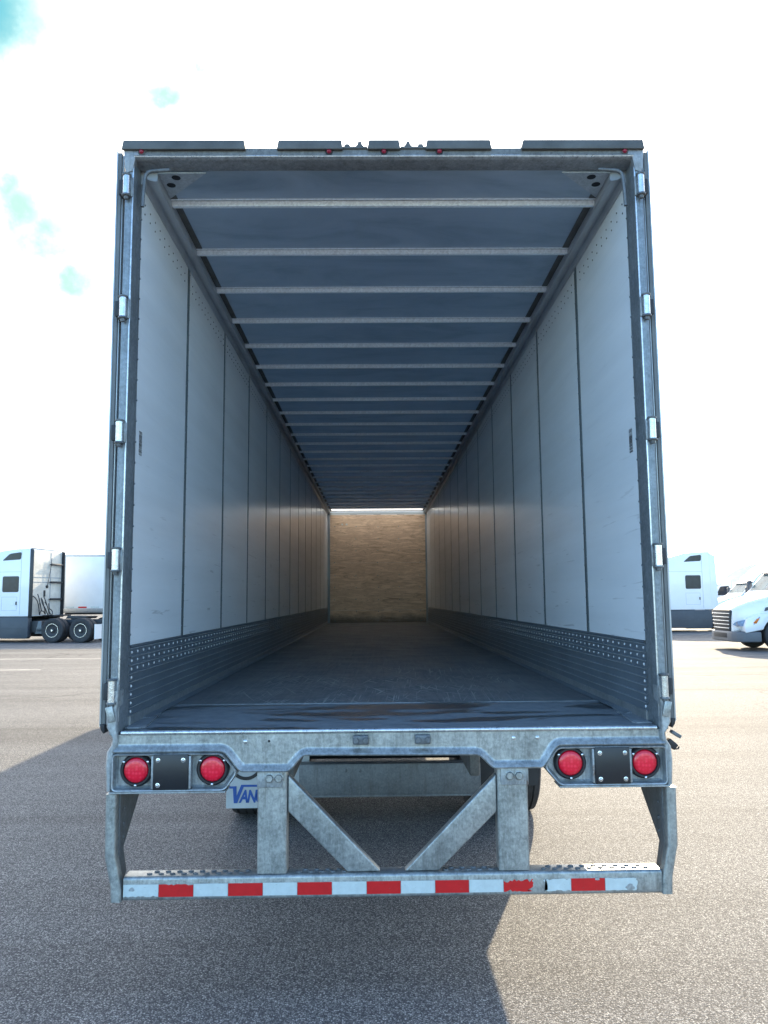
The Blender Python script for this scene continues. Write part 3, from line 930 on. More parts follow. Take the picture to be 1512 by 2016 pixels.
# ---- running gear under the floor
q = MB()
q.box(-.66, .74, 2.50, 2.53, .315, .545, .006)
q.box(-.66, .74, 2.50, 2.62, .300, .316, .004)
q.box(-.66, .74, 2.50, 2.62, .535, .5475, .004)
for x in (-.30, -.19):
    q.dome((x, 2.50, .50), .013, .008, n=8)
q.build('slider_crossmember', M['galv_dark'], T)
for x in (-.56, .50):
    q = MB()
    q.box(x - .03, x + .03, .9, 7.2, .80, .99, .01)
    q.build('slider_rail', M['galv_dark'], T)
for k in range(26):
    y = .35 + k * .6
    q = MB()
    q.box(-1.26, 1.26, y - .03, y + .03, 1.13, 1.138)
    q.box(-1.26, 1.26, y - .004, y + .004, 1.138, 1.165)
    q.build('floor_beam', M['galv_dark'], T)
for s in (-1, 1):
    q = MB()
    q.prism([(.60, .165), (1.262, .165), (1.262, 1.12), (.60, 1.12)] if s < 0 else [(.62, .315), (1.232, .315), (1.232, 1.12), (.62, 1.12)], 'y', 2.75, 2.758)
    q.v = [(s * x if True else x, y, z) for x, y, z in q.v]
    fl = q.build('mud_flap', M['white_flap'] if s < 0 else M['black'], T)
    if s < 0:
        fl['label'] = 'white mud flap with blue lettering'
        cu = bpy.data.curves.new('lettering', 'FONT')
        def letter(txt, x, z, size, shear=.28, bold=.006, sx=1.0):
            c_ = bpy.data.curves.new('lettering', 'FONT')
            c_.body = txt
            c_.size = size
            c_.shear = shear
            c_.offset = bold
            c_.extrude = .0008
            o_ = bpy.data.objects.new('lettering', c_)
            COL.objects.link(o_)
            o_.rotation_euler = (R(90), 0, 0)
            o_.location = (x, 2.7485, z)
            o_.scale = (sx, 1, 1)
            bpy.context.view_layer.update()
            dg = bpy.context.evaluated_depsgraph_get()
            me_ = bpy.data.meshes.new_from_object(o_.evaluated_get(dg))
            mw = o_.matrix_world.copy()
            me_.transform(mw)
            bpy.data.objects.remove(o_)
            return me_
        q = MB()
        # tall leading V with a serif to the left and a bar running right over the other letters
        q.prism([(-1.236, .335), (-1.236, .318), (-1.208, .318), (-1.200, .205), (-1.172, .205), (-1.122, .330), (-.70, .330), (-.70, .346), (-1.142, .346), (-1.178, .262), (-1.180, .335)], 'y', 2.746, 2.7495)
        for ch, xx in zip("ANGUARD", (-1.155, -1.098, -1.034, -.970, -.906, -.846, -.782)):
            me_ = letter(ch, xx, .212, .132, .25, .005, .72)
            q.add([v_.co for v_ in me_.vertices], [tuple(p_.vertices) for p_ in me_.polygons])
        q.build('lettering', M['blue_ink'], fl, 0)
        q = MB()
        q.lathe([(2.7495, .108), (2.746, .108), (2.746, .134), (2.7495, .134)], 'y', (-1.105, 0, .515), 40)
        q.build('emblem_ring', M['black'], fl)
    q = MB()
    q.box(s * .62 - .02, s * .62 + .02, 2.76, 2.80, .60, 1.13)
    q.box(s * 1.20 - .02, s * 1.20 + .02, 2.76, 2.80, .60, 1.13)
    q.build('flap_hanger', M['frame'], T)

def tyre_prof(w, R_, r_):
    h = w / 2
    return [(-h * .75, r_), (-h * .95, r_ + .06), (-h, R_ - .10), (-h * .97, R_ - .045), (-h * .85, R_ - .012), (-h * .55, R_), (-h * .5, R_ - .012), (-h * .46, R_ - .012), (-h * .42, R_), (-h * .04, R_), (-h * .02, R_ - .012), (h * .02, R_ - .012), (h * .04, R_),
            (h * .42, R_), (h * .46, R_ - .012), (h * .5, R_ - .012), (h * .55, R_), (h * .85, R_ - .012), (h * .97, R_ - .045), (h, R_ - .10), (h * .95, r_ + .06), (h * .75, r_)]
tq = None
for y in (3.28, 4.53):
    for xc in (-1.145, -.835, .835, 1.145):
        if tq is None:
            q = MB()
            q.lathe(tyre_prof(.27, .50, .285), 'x', (0, 0, 0), 48)
            tq = q.build('tyre', M['tyre'], T, 40, loc=(0, 0, 0))
            q = MB()
            q.lathe([(-.10, .0005), (-.10, .12), (-.03, .15), (-.03, .25), (-.10, .287), (.10, .287), (.03, .25), (.03, .15), (.10, .12), (.10, .0005)], 'x', (0, 0, 0), 32)
            rq = q.build('rim', M['white_flap'], tq)
            o = tq
        else:
            o = copy_tree(tq, T)
        o.location = (xc, y, .50)
    q = MB()
    q.tube([(-1.0, y, .50), (1.0, y, .50)], .065, 16)
    q.build('axle', M['frame'], T)
for s in (-1, 1):
    q = MB()
    q.box(s * .95 - .06, s * .95 + .06, 12.2, 12.32, .06, 1.1, .01)
    q.box(s * .95 - .13, s * .95 + .13, 12.13, 12.39, 0.001, .06, .01)
    q.build('landing_leg', M['galv_dark'], T)

# ---- body shell
q = MB()
q.box(-1.236, 1.236, .882, L, 1.170, 1.2195)
F = q.build('floor', M['floor'], T)
q = MB()
q.box(-1.236, 1.236, .013, .880, 1.180, 1.2165)
q.box(-1.236, 1.236, .868, .884, 1.2165, 1.2215, .001)
for s in (-1, 1):
    q.prism([(s * 1.238, .06), (s * 1.165, .06), (s * 1.15, .085), (s * 1.20, .55), (s * 1.238, .62)], 'z', 1.2165, 1.224, .002)
q.build('threshold_plate', M['tread'], F)
for s in (-1, 1):
    q = MB()     # kick strip along the floor edge
    q.prism([(1.238 * s, 1.220), (1.206 * s, 1.220), (1.204 * s, 1.225), (1.238 * s, 1.232)], 'y', .35, L)
    q.build('floor_edge_strip', M['scuff'], F)
    q = MB()
    x0, x1 = sorted((s * 1.238, s * 1.292))
    q.box(x0, x1, .14, L, 1.15, 1.2655)
    q.build('bottom_rail', M['alu'], T)
    # outer skin
    q = MB()
    x0, x1 = sorted((s * 1.268, s * 1.290))
    q.box(x0, x1, .14, L + .05, 1.266, 4.03)
    q.build('side_skin', M['white_side'], T)
    # ribbed scuff panel
    q = MB()
    z = 1.226
    prof = [(1.2485, z)]
    beads = []
    for k in range(9):
        zt_ = z + .0402 * (k + 1)
        prof += [(1.2485, zt_ - .009), (1.2435, zt_ - .006), (1.2435, zt_ - .003), (1.2485, zt_)]
        beads += [len(prof) - 4, len(prof) - 3]
    prof += [(1.2440, 1.590), (1.2440, 1.598), (1.262, 1.598)]
    for j in range(len(prof) - 1):
        p0, p1 = prof[j], prof[j + 1]
        mi = 2 if j in beads else 0
        q.add([(s * p0[0], .132, p0[1]), (s * p0[0], L - .01, p0[1]), (s * p1[0], L - .01, p1[1]), (s * p1[0], .132, p1[1])], [(0, 1, 2, 3)], mi)
    rows = [1.226 + .0402 * k + .0165 for k in (6, 7, 8)]
    y = .26
    while y < L - .2:
        for rz_ in rows:
            q.dome((s * 1.2483, y, rz_), .0066 if y < 4 else .0055, .004, axis=(-s, 0, 0), n=6 if y > 3 else 8, mi=1)
        y += .098 if y < 5 else .196
    for k in range(9):
        q.dome((s * 1.2483, .165, 1.226 + .0402 * k + .016), .0075, .005, axis=(-s, 0, 0), n=8, mi=1)
    q.build('scuff_panel', [M['scuff'], M['rivet'], M['scuff_bead']], T, 0)
    # liner panels and seam strips
    seams = [1.165 + 1.219 * k for k in range(13)]
    edges = [.132] + seams[:12] + [L]
    edges = [.132] + [y for y in seams if y < L - .2] + [L]
    for k in range(len(edges) - 1):
        a = edges[k] + (.034 if k else 0)
        c = edges[k + 1] - (.034 if k < len(edges) - 2 else 0)
        q = MB()
        x0, x1 = sorted((s * 1.2500, s * 1.262))
        q.box(x0, x1, a, c, 1.600, 3.936)
        y = a + .06
        while y < c - .03:
            for dz in (3.862, 3.812):
                q.dome((s * 1.2498, y, dz), .0052, .004, axis=(-s, 0, 0), n=6, mi=1)
            y += .095
        wp = q.build('wall_panel', [M['liner'], M['headerp']], T, 30)
        if k == 0:
            q = MB()
            zz_ = 2.545
            while zz_ < 2.665:
                hgt = random.choice((.002, .003, .0045, .006))
                q.box(*sorted((s * 1.2500, s * 1.2492)), .195, .245, zz_, zz_ + hgt)
                zz_ += hgt + random.choice((.002, .003, .004))
            bc = q.build('barcode', M['plate_black'], wp, 0)
    for y in edges[1:-1]:
        q = MB()
        x0, x1 = sorted((s * 1.2515, s * 1.262))
        q.box(x0, x1, y - .033, y + .033, 1.600, 3.936, .0)
        x0, x1 = sorted((s * 1.2485, s * 1.2515))
        q.box(x0, x1, y - .022, y + .022, 1.602, 3.934, .001)
        if y < 6:
            z = 1.66
            while z < 3.92:
                for dy in (-.027, .027):
                    q.dome((s * 1.2515, y + dy, z + (dy > 0) * .05), .005, .004, axis=(-s, 0, 0), n=6, mi=1)
                z += .1
        q.build('seam_strip', [M['seam'], M['rail']], T, 30)
    # rear edge fasteners on the inside of the post
    # top rail
    q = MB()
    prof = [(1.262, 3.937), (1.243, 3.937), (1.240, 3.945), (1.232, 3.966), (1.226, 3.968), (1.205, 3.956), (1.172, 3.950), (1.166, 3.954), (1.166, 4.012), (1.262, 4.012)]
    q.loft([[(s * x, y, z) for x, z in prof] for y in (.115, 5, 10, L)])
    q.build('top_rail', M['toprail'], T, 25)

# roof
q = MB()
q.box(-1.17, 1.17, .10, 15.22, 3.998, 4.012)
q.build('roof_skin', M['roof'], T, 0)
q = MB()
q.box(-1.17, 1.17, 15.222, L + .05, 4.000, 4.010)
q.build('roof_fill_strip', M['translucent_fill'], T, 0)  # translucent strip added to light the dark front bulkhead
q = MB()
for s in (-1, 1):
    q.box(*sorted((s * 1.17, s * 1.29)), .10, L, 4.02, 4.06)
q.build('roof_outer', M['white_side'], T, 0)
rib0 = None
for k in range(26):
    y = .417 + .6096 * k
    if y > L - .15:
        break
    if rib0 is None:
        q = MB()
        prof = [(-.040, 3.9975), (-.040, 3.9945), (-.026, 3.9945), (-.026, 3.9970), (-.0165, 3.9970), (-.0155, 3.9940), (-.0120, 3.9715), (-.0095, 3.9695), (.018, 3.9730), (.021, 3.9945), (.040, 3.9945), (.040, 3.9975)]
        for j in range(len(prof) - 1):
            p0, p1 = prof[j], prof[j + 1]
            q.add([(-1.166, p0[0], p0[1]), (1.166, p0[0], p0[1]), (1.166, p1[0], p1[1]), (-1.166, p1[0], p1[1])], [(0, 1, 2, 3)], 1 if j in (2, 3) else 0)  # dark faces paint the shadow line between flange and web
        rib0 = q.build('roof_rib', [M['rib'], M['hole_gap_shade']], T, 0)
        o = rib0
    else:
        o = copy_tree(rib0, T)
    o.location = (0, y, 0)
# dark strips painting the shade where the skin meets the rail, between ribs
for s in (-1, 1):
    q = MB()
    for k in range(25):
        y = .417 + .6096 * k
        q.box(*sorted((s * 1.128, s * 1.166)), y + .055, y + .568, 3.9945, 3.9985)
    q.box(*sorted((s * 1.128, s * 1.166)), .33, .375, 3.9945, 3.9985)
    q.build('roof_edge_shade', M['headerp'], T, 0)
    # corner gusset with two round holes
    q = MB()
    q.prism([(s * 1.165, .10), (s * .915, .10), (s * 1.163, .355)], 'z', 3.986, 3.992)
    gu = q.build('corner_gusset', M['gusset'], T, 0)
    for hx, hy in ((1.078, .142), (1.122, .215)):
        q = MB()
        q.lathe([(3.9875, .0005), (3.9852, .0005), (3.9852, .023), (3.9875, .023)], 'z', (s * hx, hy, 0), 24)
        q.build('gusset_hole', M['hole_gap_shade'], gu)

# front bulkhead
q = MB()
hx_ = [(-.882, 3.687), (-.772, 3.687)]
zb = [1.2195, 2.705, 3.66, 3.714, 3.890]
# plywood sheets around the vent holes
def ply(x0, x1, z0, z1):
    q.box(x0, x1, L - .012, L + .012, z0, z1)
ply(-1.19, 1.215, 1.530, 2.709)
ply(-1.19, 1.215, 1.2195, 1.526)
r_ = .024
ply(-1.19, 1.215, 2.713, 3.687 - r_)
ply(-1.19, -.882 - r_, 3.687 - r_, 3.687 + r_)
ply(-.882 + r_, -.772 - r_, 3.687 - r_, 3.687 + r_)
ply(-.772 + r_, 1.215, 3.687 - r_, 3.687 + r_)
ply(-1.19, 1.215, 3.687 + r_, 3.925)
pl = q.build('plywood_bulkhead', M['ply'], T, 0)
q = MB()
for zz_ in (3.627, 3.317, 3.022, 2.715, 2.40, 2.10, 1.80, 1.50, 1.26):
    for xx in (-1.075, -.535, .012, .55, 1.075):
        if random.random() < .85:
            q.dome((xx + random.uniform(-.012, .012), L - .012, zz_ + random.uniform(-.01, .01)), .013, .006, n=8)
q.build('screw_heads', M['hinge'], pl)
for s in (-1, 1):
    q = MB()
    x0, x1 = sorted((s * 1.19, s * 1.262))
    if s > 0:
        x0 = 1.215
    q.box(x0, x1, L - .05, L + .05, 1.2195, 4.0, .01)
    q.build('corner_post', M['rail'], T)
q = MB()
# outer nose skin; its top strip is translucent and lights the vent slot and the two holes
q.box(-1.29, 1.29, L + .05, L + .06, 1.1, 3.50)
q.build('nose_skin', M['white_side'], T, 0)
q = MB()
q.box(-1.29, 1.29, L + .05, L + .06, 3.502, 4.06)
q.build('nose_vent_panel', M['translucent_nose'], T, 0)
q = MB()
q.box(-1.19, 1.215, L - .02, L - .012, 3.946, 3.952)
q.box(-1.19, 1.215, L - .02, L - .012, 3.962, 3.967)
for x in (-.6, 0.0, .6):
    q.box(x - .09, x + .09, L - .014, L + .01, 3.925, 3.935)
q.build('vent_bar', M['rail'], T, 0)

# ---- rear doors folded back along the sides
for s in (-1, 1):
    D = MB()
    xo, xi = (1.347, 1.319) if s < 0 else (1.340, 1.313)
    D.box(*sorted((s * xo, s * xi)), .075, 1.27, 1.235, 4.062, .002)
    dr = D.build('rear_door', [M['door_skin']], T)
    q = MB()
    q.box(*sorted((s * (xo - .002), s * (xi + .004))), .035, .075, 1.24, 4.06, .004)
    q.build('door_edge_seal', M['seal'], dr)
    q = MB()
    q.box(*sorted((s * (xo + .002), s * (xo - .006))), .030, .10, 1.232, 4.066, .002)
    q.box(*sorted((s * (xi - .002), s * (xi + .005))), .045, .16, 1.240, 4.05, .002)
    z = 1.5
    while z < 4.0 and s > 0:
        q.dome((s * (xi - .002), .095, z), .007, .004, axis=(-s, 0, 0), n=8, mi=1)
        z += .098
    q.build('door_edge_trim', [M['doortrim'], M['headerp']], dr)
    q = MB()     # rubber foot at the lower corner of the door
    q.prism([(s * (xo - .001), 1.245), (s * (xi + .004), 1.245), (s * (xi + .003), 1.205), (s * (xi + .010), 1.200), (s * (xo - .004), 1.222)], 'y', .028, .09, .003)
    q.build('door_foot', M['black'], dr)
    for z in (3.855, 3.230, 2.615, 2.005, 1.398):
        q = MB()
        hx = s * 1.278 if s < 0 else 1.2745
        q.lathe([(-.048, .0005), (-.048, .0175), (.048, .0175), (.048, .0005)], 'z', (hx, -.022, z), 20)
        q.lathe([(.048, .0005), (.048, .021), (.050, .0225), (.056, .0225), (.058, .020), (.058, .0005)], 'z', (hx, -.022, z), 20, 1)
        q.lathe([(-.058, .0005), (-.058, .020), (-.056, .0225), (-.050, .0225), (-.048, .021), (-.048, .0005)], 'z', (hx, -.022, z), 20, 1)
        q.lathe([(-.074, .0005), (-.073, .009), (-.066, .012), (-.058, .012)], 'z', (hx, -.022, z), 12, 1)
        hg = q.build('hinge', [M['hinge'], M['galv_dark']], T, 40)
        q = MB()
        q.box(*sorted((hx + s * .010, s * (xi + .002))), -.012, .04, z - .040, z + .036, .003)
        q.build('hinge_strap', M['frame'], hg)
        q = MB()
        q.box(*sorted((hx - s * .012, hx - s * .026)), -.008, .004, z - .05, z + .05, .003)
        q.build('hinge_leaf', M['galv_rust'], hg)
    # drain hook below the lowest hinge
    q = MB()
    q.box(*sorted((s * 1.262, s * 1.296)), -.034, -.026, 1.262, 1.332, .003, 0, 2, Matrix.Rotation(R(14 * s), 3, 'Y'))
    q.build('post_tab', M['galv'], T)
q = MB()
q.box(1.305, 1.352, -.005, .03, 1.168, 1.184, .002, 0, 2, Matrix.Rotation(R(33), 3, 'Y'))
q.build('door_hook', M['galv_dark'], T)
q = MB()
q.box(1.292, 1.340, .02, .06, 1.112, 1.142, .003, 0, 2, Matrix.Rotation(R(42), 3, 'Y'))
q.tube([(1.326, .03, 1.112), (1.334, .03, 1.104), (1.345, .03, 1.106), (1.348, .03, 1.116)], .004, 6)
q.tube([(1.322, .03, 1.125), (1.334, .03, 1.130), (1.338, .03, 1.122)], .004, 6)
q.build('cable_bracket', M['black'], T)

# ------------------------------------------------------------------ tractor units (local: nose at x=0 facing -x, y across)
def tractor(label, loc, rz, cat='truck', group='white tractor units parked across the lot', rear_detail=False):
    t = thing('tractor_unit', label, cat, loc, rz, group)
    wp, gp = M['white_paint'], M['grey_plastic']
    # hood
    def sect(x, hw, zb_, zt_, r):
        pts = rrect(-hw, hw, zb_, zt_, r, 4)
        return [(x, y, z) for y, z in pts]
    q = MB()
    q.loft([sect(.10, .72, .62, 1.34, .10), sect(.14, .80, .60, 1.40, .14), sect(.30, .90, .62, 1.50, .20), sect(.65, .98, .70, 1.64, .22), sect(1.05, 1.03, .85, 1.75, .24), sect(1.50, 1.08, .95, 1.88, .24)])
    hood = q.build('hood', wp, t, 40)
    for s in (-1, 1):
        q = MB()
        arch = [(1.50 + .60 * math.cos(R(a)), .52 + .60 * math.sin(R(a))) for a in range(8, 173, 11)]
        out = [(.36, .60), (.33, .80), (.42, 1.04), (.80, 1.20), (1.50, 1.29), (2.0, 1.25), (2.22, 1.12), (2.24, .62)]
        poly = out + arch
        q.prism(poly, 'y', *sorted((s * .80, s * 1.19)), .03, 0, 2)
        q.build('fender', wp, hood, 40)
    for s in (-1, 1):
        q = MB()
        q.prism([(1.05, 1.30), (1.10, 1.42), (1.42, 1.48), (1.46, 1.40)], 'y', *sorted((s * 1.028, s * 1.075)), .004)
        q.build('hood_vent', gp, hood)
    # grille
    q = MB()
    q.prism([(-.66, .62), (.66, .62), (.76, 1.30), (.70, 1.345), (-.70, 1.345), (-.76, 1.30)], 'x', .05, .16, .02)
    gr = q.build('grille', M['frame'], t)
    for z in (.74, .86, .98, 1.10, 1.22):
        q = MB()
        hw = .62 + (z - .62) * .16
        q.box(.025, .05, -hw, hw, z - .016, z + .016, .006)
        q.build('grille_bar', M['hinge'], gr)
    # bumper
    q = MB()
    pl_ = [(.0, -.62), (.03, -.84), (.12, -1.02), (.30, -1.15), (.86, -1.20), (.86, 1.20), (.30, 1.15), (.12, 1.02), (.03, .84), (.0, .62)]
    q.prism(pl_, 'z', .30, .64, .045, 0, 3)
    bu = q.build('bumper', M['mid_plastic'], t, 40)
    q = MB()
    q.box(-.006, .02, -.55, .55, .42, .58, .01)
    for k in range(4):
        q.box(-.012, .0, -.55, .55, .435 + .035 * k, .448 + .035 * k, .003)
    q.build('lower_grille', M['frame'], bu)
    for s in (-1, 1):
        q = MB()
        q.loft([[(.10, s * .83, .86), (.20, s * .955, .80), (.22, s * .965, .98), (.14, s * .86, .93)], [(.62, s * 1.13, .90), (.64, s * 1.16, .86), (.86, s * 1.17, 1.12), (.78, s * 1.12, 1.10)]])
        q.v = [(x - .02, y + s * .035, z) for x, y, z in q.v]
        hl = q.build('headlight', M['lampglass'], t, 40)
        q = MB()
        q.prism([(.60, .92), (.70, .90), (.82, 1.07), (.74, 1.07)], 'y', *sorted((s * 1.15, s * 1.218)), .006)
        q.build('turn_lens', M['amber'], hl)
    # cab and sleeper
    q = MB()
    prof = [(1.36, 1.08), (1.36, 1.86), (1.50, 1.95), (2.02, 2.56), (2.22, 2.74), (2.55, 3.10), (3.05, 3.50), (3.60, 3.78), (4.30, 3.97), (5.00, 4.05), (5.70, 4.07), (5.70, 1.12), (2.6, 1.12), (2.55, 1.08)]
    q.prism(prof, 'y', -1.2, 1.2, .10, 0, 4)
    for s in (-1, 1):
        y0, y1 = sorted((s * 1.197, s * 1.2025))
        for x0, x1, z0, z1 in ((2.90, 2.912, 1.2, 2.9), (5.28, 5.292, 1.2, 3.98), (2.92, 5.27, 3.05, 3.06), (4.40, 5.14, 1.96, 1.968), (4.40, 5.14, 1.38, 1.388), (5.13, 5.138, 1.38, 1.97), (4.40, 4.408, 1.38, 1.97), (1.62, 1.63, 1.2, 1.9)):
            q.box(x0, x1, y0, y1, z0, z1, 0, 1)
    if rear_detail:
        for x0, x1, y0, y1, z0, z1 in ((5.698, 5.712, -1.1, 1.1, 2.81, 2.84), (5.698, 5.712, -1.1, .2, 2.60, 2.625), (5.698, 5.712, .30, .335, 1.3, 3.95)):
            q.box(x0, x1, y0, y1, z0, z1, 0, 1)
    cab = q.build('cab', [wp, M['rail']], t, 35)
    q = MB()     # windscreen lies on the slope of the cab
    ws = [(1.50, 1.95), (2.02, 2.56)]
    nx_, nz_ = -(2.56 - 1.95), (2.02 - 1.50)
    l_ = math.hypot(nx_, nz_)
    nx_, nz_ = nx_ / l_ * .008, nz_ / l_ * .008
    a = (1.53, 1.985)
    c = (1.985, 2.52)
    for s in (-1, 1):
        vs = [(a[0] + nx_, s * .025, a[1] + nz_), (a[0] + nx_, s * 1.08, a[1] + nz_), (c[0] + nx_, s * 1.02, c[1] + nz_), (c[0] + nx_, s * .025, c[1] + nz_)]
        vb = [(x - nx_ * 1.6, y, z - nz_ * 1.6) for x, y, z in vs]
        q.add(vs + vb, [(0, 1, 2, 3), (4, 7, 6, 5), (0, 4, 5, 1), (1, 5, 6, 2), (2, 6, 7, 3), (3, 7, 4, 0)])
    q.build('windscreen', M['glass_teal'], cab, 0)
    q = MB()
    q.box(1.93, 2.08, -1.06, 1.06, 2.56, 2.60, .01)
    q.build('visor', gp, cab)
    for s in (-1, 1):
        y0, y1 = sorted((s * 1.196, s * 1.206))
        q = MB()
        q.prism(round_poly([(1.80, 1.84), (2.12, 2.46), (2.72, 2.50), (2.78, 1.84)], .05), 'y', y0, y1)
        q.build('side_window', M['glass'], cab, 0)
        for pts in ([(4.43, 2.20), (4.43, 2.84), (5.18, 2.84), (5.18, 2.20)], [(4.38, 3.56), (4.72, 3.84), (5.26, 3.90), (5.24, 3.60)]):
            q = MB()
            q.prism(round_poly(pts, .07), 'y', y0, y1)
            wi_ = q.build('sleeper_window', M['glass'], cab, 0)
            q = MB()
            cx_ = sum(p[0] for p in pts) / 4
            cz_ = sum(p[1] for p in pts) / 4
            q.prism(round_poly([(cx_ + (x - cx_) * 1.06, cz_ + (z - cz_) * 1.08) for x, z in pts], .08), 'y', *sorted((s * 1.196, s * 1.2035)))
            q.build('window_seal', M['black'], wi_, 0)
        q = MB()
        q.box(5.08, 5.14, *sorted((s * 1.2, s * 1.222)), 1.62, 1.76, .008)
        q.build('door_handle', M['black'], cab)
        # skirt
        q = MB()
        q.prism([(2.42, 1.10), (2.42, .30), (2.55, .20), (4.4, .20), (4.4, .17), (5.62, .17), (5.70, .25), (5.70, 1.10)], 'y', *sorted((s * .92, s * 1.185)), .03)
        for xx in (3.1, 4.38):
            q.box(xx - .006, xx + .006, *sorted((s * 1.18, s * 1.188)), .25, 1.05)
        q.box(2.5, 5.6, *sorted((s * 1.18, s * 1.195)), .60, .62, .004)
        q.build('side_skirt', gp, t, 30)
        # side extender behind the sleeper
        q = MB()
        q.prism([(5.70, 1.15), (5.70, 4.0), (5.98, 3.85), (6.05, 2.2), (6.05, 1.15)] if not rear_detail else [(5.68, 1.05), (5.68, 4.06), (5.86, 4.02), (5.86, 1.05)], 'y', *sorted((s * 1.15, s * 1.19)), .01)
        q.build('side_extender', M['white_paint'] if not rear_detail else M['plate_black'], t)
        # mirror
        q = MB()
        q.box(1.58, 1.74, *sorted((s * 1.32, s * 1.48)), 1.80, 2.34, .04, 0, 3)
        q.tube([(1.75, s * 1.19, 2.30), (1.66, s * 1.38, 2.26)], .02, 6)
        q.tube([(1.75, s * 1.19, 1.88), (1.66, s * 1.38, 1.88)], .02, 6)
        q.build('mirror', gp, t, 40)
    # chassis
    q = MB()
    for s in (-1, 1):
        q.box(.5, 9.1, *sorted((s * .38, s * .46)), .70, .96, .01)
    for x in (2.6, 4.4, 6.2, 7.5, 8.95):
        q.box(x - .05, x + .05, -.40, .40, .72, .94)
    q.box(5.72, 6.25, -1.0, 1.0, .42, .92, .04)
    fr = q.build('chassis', M['frame'], t)
    q = MB()
    q.prism([(7.0, 1.0), (7.95, 1.0), (8.05, 1.10), (7.1, 1.13)], 'y', -.45, .45, .02)
    q.build('fifth_wheel', M['frame'], t)
    # wheels
    base = None
    for x, y, w in [(1.50, -1.02, .30), (1.50, 1.02, .30)] + [(x, y, .27) for x in (6.85, 8.18) for y in (-1.06, -.74, .74, 1.06)]:
        if base is None or w == .27 and not tractor.dual:
            q = MB()
            q.lathe(tyre_prof(w, .52, .29), 'y', (0, 0, 0), 40)
            o = q.build('tyre', M['tyre'], t, 40)
            q = MB()
            q.lathe([(-w * .40, .292), (-w * .36, .26), (-w * .30, .235), (-w * .28, .11), (-w * .46, .10), (-w * .50, .05), (-w * .50, .0005)], 'y', (0, 0, 0), 28, 0)
            q.lathe([(w * .40, .292), (w * .36, .26), (w * .30, .235), (w * .28, .11), (w * .46, .10), (w * .50, .05), (w * .50, .0005)], 'y', (0, 0, 0), 28, 0)
            rm = q.build('rim', M['frame'] if rear_detail else M['hinge'], o)
            q = MB()
            for sg in (-1, 1):
                q.lathe([(sg * w * .40, .292), (sg * w * .455, .292), (sg * w * .455, .277), (sg * w * .40, .275)], 'y', (0, 0, 0), 28)
                q.lathe([(sg * w * .50, .045), (sg * w * .53, .040), (sg * w * .53, .0005)], 'y', (0, 0, 0), 12)
            q.build('rim_ring', M['chrome'], o)
            base = o
            if w == .27:
                tractor.dual = True
        else:
            o = copy_tree(base, t)
        o.location = (x, y, .52)
    tractor.dual = False
    for x in (1.50, 6.85, 8.18):
        q = MB()
        q.tube([(x, -.95, .52), (x, .95, .52)], .07, 10)
        q.build('axle', M['frame'], t)
    if rear_detail:
        for z in (3.42, 2.62, 1.86):
            q = MB()
            q.box(5.78, 5.83, .20, 1.12, z - .045, z + .045, .015)
            q.tube([(5.70, .25, z), (5.80, .25, z)], .015, 6)
            q.tube([(5.70, 1.05, z), (5.80, 1.05, z)], .015, 6)
            q.build('grab_bar', M['black'], t)
        q = MB()
        q.box(5.69, 5.74, -.16, -.06, 1.98, 2.26, .01)
        q.lathe([(5.69, .07), (5.75, .07), (5.77, .04), (5.77, .0005)], 'x', (0, .05, 2.42), 12)
        q.tube([(5.74, .05, 2.42), (5.76, .22, 3.2), (5.76, .30, 3.72)], .012, 6)
        q.build('vent_stack', M['black'], t)
        q = MB()
        q.prism(round_poly([(-1.12, 1.18), (1.12, 1.18), (1.12, 3.96), (-1.12, 3.96)], .08), 'x', 5.699, 5.7035)
        q.build('cab_rear_wall', M['cream'], cab, 0)
        q = MB()
        q.box(5.60, 5.72, -1.1, 1.1, 4.07, 4.10, .01)
        q.build('roof_edge', M['rail'], cab)
        q = MB()
        for k in range(4):
            y = -.98 + .16 * k
            pth = []
            for i in range(15):
                u_ = i / 14
                pth.append((5.76 + .25 * math.sin(u_ * math.pi) + .06 * k, y + .45 * u_ + .08 * math.sin(u_ * 9 + k), 2.0 - .78 * math.sin(u_ * math.pi * .9) + .10 * math.sin(u_ * 12 + k * 2)))
            q.tube(pth, .022, 6)
        q.build('air_hose', M['black'], t)
        q = MB()
        q.box(5.72, 6.3, -.2, 1.1, 1.10, 1.16, .01)
        q.build('deck_plate', M['frame'], t)
        q = MB()
        q.box(6.05, 6.35, -1.12, -.85, .45, .62, .02)
        q.prism([(6.02, .42), (6.34, .42), (6.28, .92), (6.14, .92)], 'y', -1.12, -1.04, .02)
        q.box(6.02, 6.36, -1.14, -.84, .38, .42, .01)
        q.build('step_box', M['galv_dark'], t)
        q = MB()
        for s in (-1, 1):
            q.box(8.86, 8.88, *sorted((s * .66, s * 1.22)), .16, .78)
        q.build('mud_flap', M['white_side'], t)
    else:
        q = MB()
        for k in range(3):
            pth = [(5.8 + .3 * math.sin(i / 10 * math.pi), -.5 + .25 * k + .2 * math.sin(i * .6), 2.0 - .8 * math.sin(i / 10 * math.pi)) for i in range(11)]
            q.tube(pth, .022, 6)
        q.build('air_hose', M['black'], t)
    return t
tractor.dual = False

th = R(-11.0)
c_, s_ = math.cos(th), math.sin(th)
def place(local, world, rz):
    c_, s_ = math.cos(rz), math.sin(rz)
    return (world[0] - (local[0] * c_ - local[1] * s_), world[1] - (local[0] * s_ + local[1] * c_), 0)
tractor('white sleeper tractor on the left, rear wall with black grab bars and hoses showing', place((5.7 * 1.03, -1.2 * 1.03), (-15.5, 31.5), th), th, rear_detail=True).scale = (1.03, 1.03, 1.03)

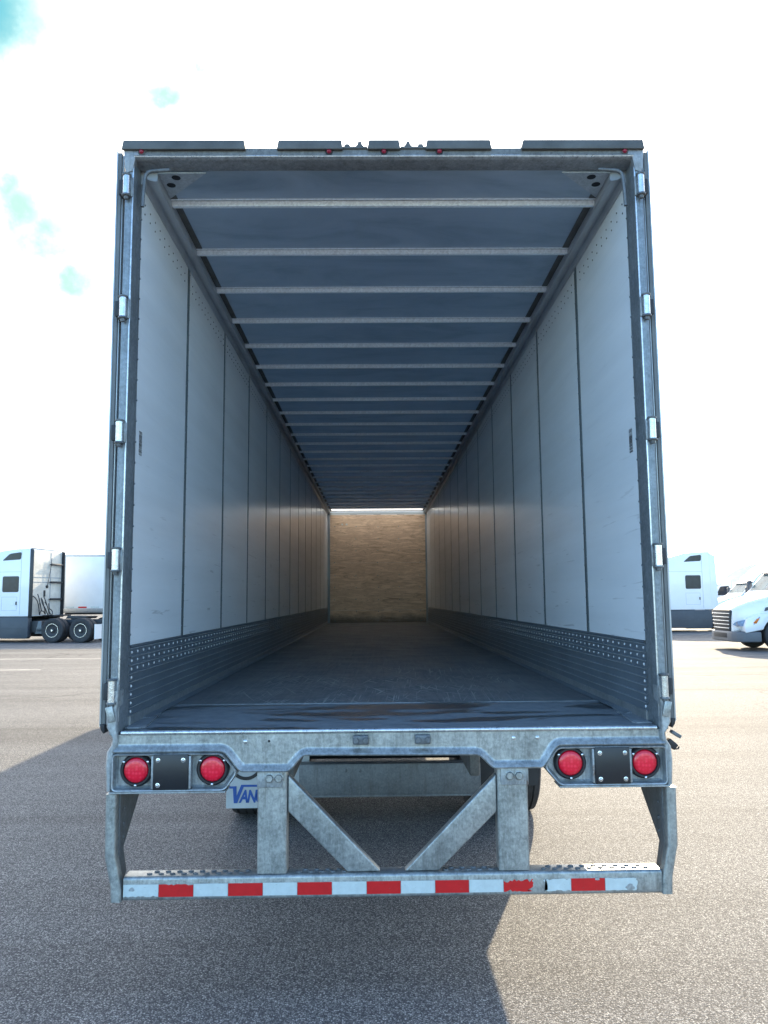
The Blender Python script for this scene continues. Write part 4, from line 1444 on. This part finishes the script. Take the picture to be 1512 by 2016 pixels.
# the trailer it pulls
lt = thing('box_trailer', 'white box trailer parked behind the tandem wheels of the left sleeper tractor', 'trailer', place((7.35, -1.25), (-15.55, 35.5), R(-1.5)), R(-1.5))
q = MB()
q.box(7.35, 20.0, -1.25, 1.25, 1.42, 4.10, .02)
q.build('box_body', M['white_side'], lt)
q = MB()
q.box(7.34, 20.0, -1.262, -1.24, 1.24, 1.45, .005)
q.box(7.34, 20.0, 1.24, 1.262, 1.24, 1.45, .005)
q.box(7.34, 20.0, -1.262, -1.24, 4.02, 4.12, .005)
q.box(7.34, 7.42, -1.258, -1.23, 1.45, 4.05, .005)
rl = q.build('side_rail', M['alu'], lt)
k = 0
x = 7.5
while x < 13:
    q = MB()
    q.box(x, x + .42, -1.258, -1.249, 1.47, 1.545)
    q.build('reflective_tape', M['tape_red'] if k % 2 else M['tape_white'], rl, 0)
    k += 1
    x += .62
q = MB()
q.box(10.1, 10.5, -1.258, -1.25, 1.62, 1.84)
q.build('document_holder', M['alu'], lt)
q = MB()
q.box(7.4, 20.0, -1.1, 1.1, 1.15, 1.38)
q.build('underframe', M['frame'], lt)
q = MB()
for s in (-1, 1):
    q.box(11.2, 11.32, s * .9 - .06, s * .9 + .06, .05, 1.2)
    q.box(11.1, 11.42, s * .9 - .13, s * .9 + .13, 0, .05)
q.build('landing_leg', M['frame'], lt)
q = MB()
for x in (17.2, 18.5):
    for s in (-1, 1):
        q.lathe(tyre_prof(.6, .5, .28), 'y', (x, s * .95, .5), 28)
        q.lathe([(-.2, .0005), (-.2, .28), (.2, .28), (.2, .0005)], 'y', (x, s * .95, .5), 20)
q.build('wheel_set', M['tyre'], lt)

tractor('white sleeper cab seen side on, parked beyond the grille of the nearest truck', (11.35, 37.3, 0), R(0.0))
tractor('nearest white truck at the right edge, with chrome barred grille and grey bumper', (11.66, 23.0, 0), R(-2.5))
tractor('far white truck whose windscreen shows just above the hood of the nearest truck', (21.4, 46.2, 0), R(-2.5))
tractor('farthest white truck, its windscreen showing right beside the side on sleeper cab', (22.15, 52.5, 0), R(-2.5))
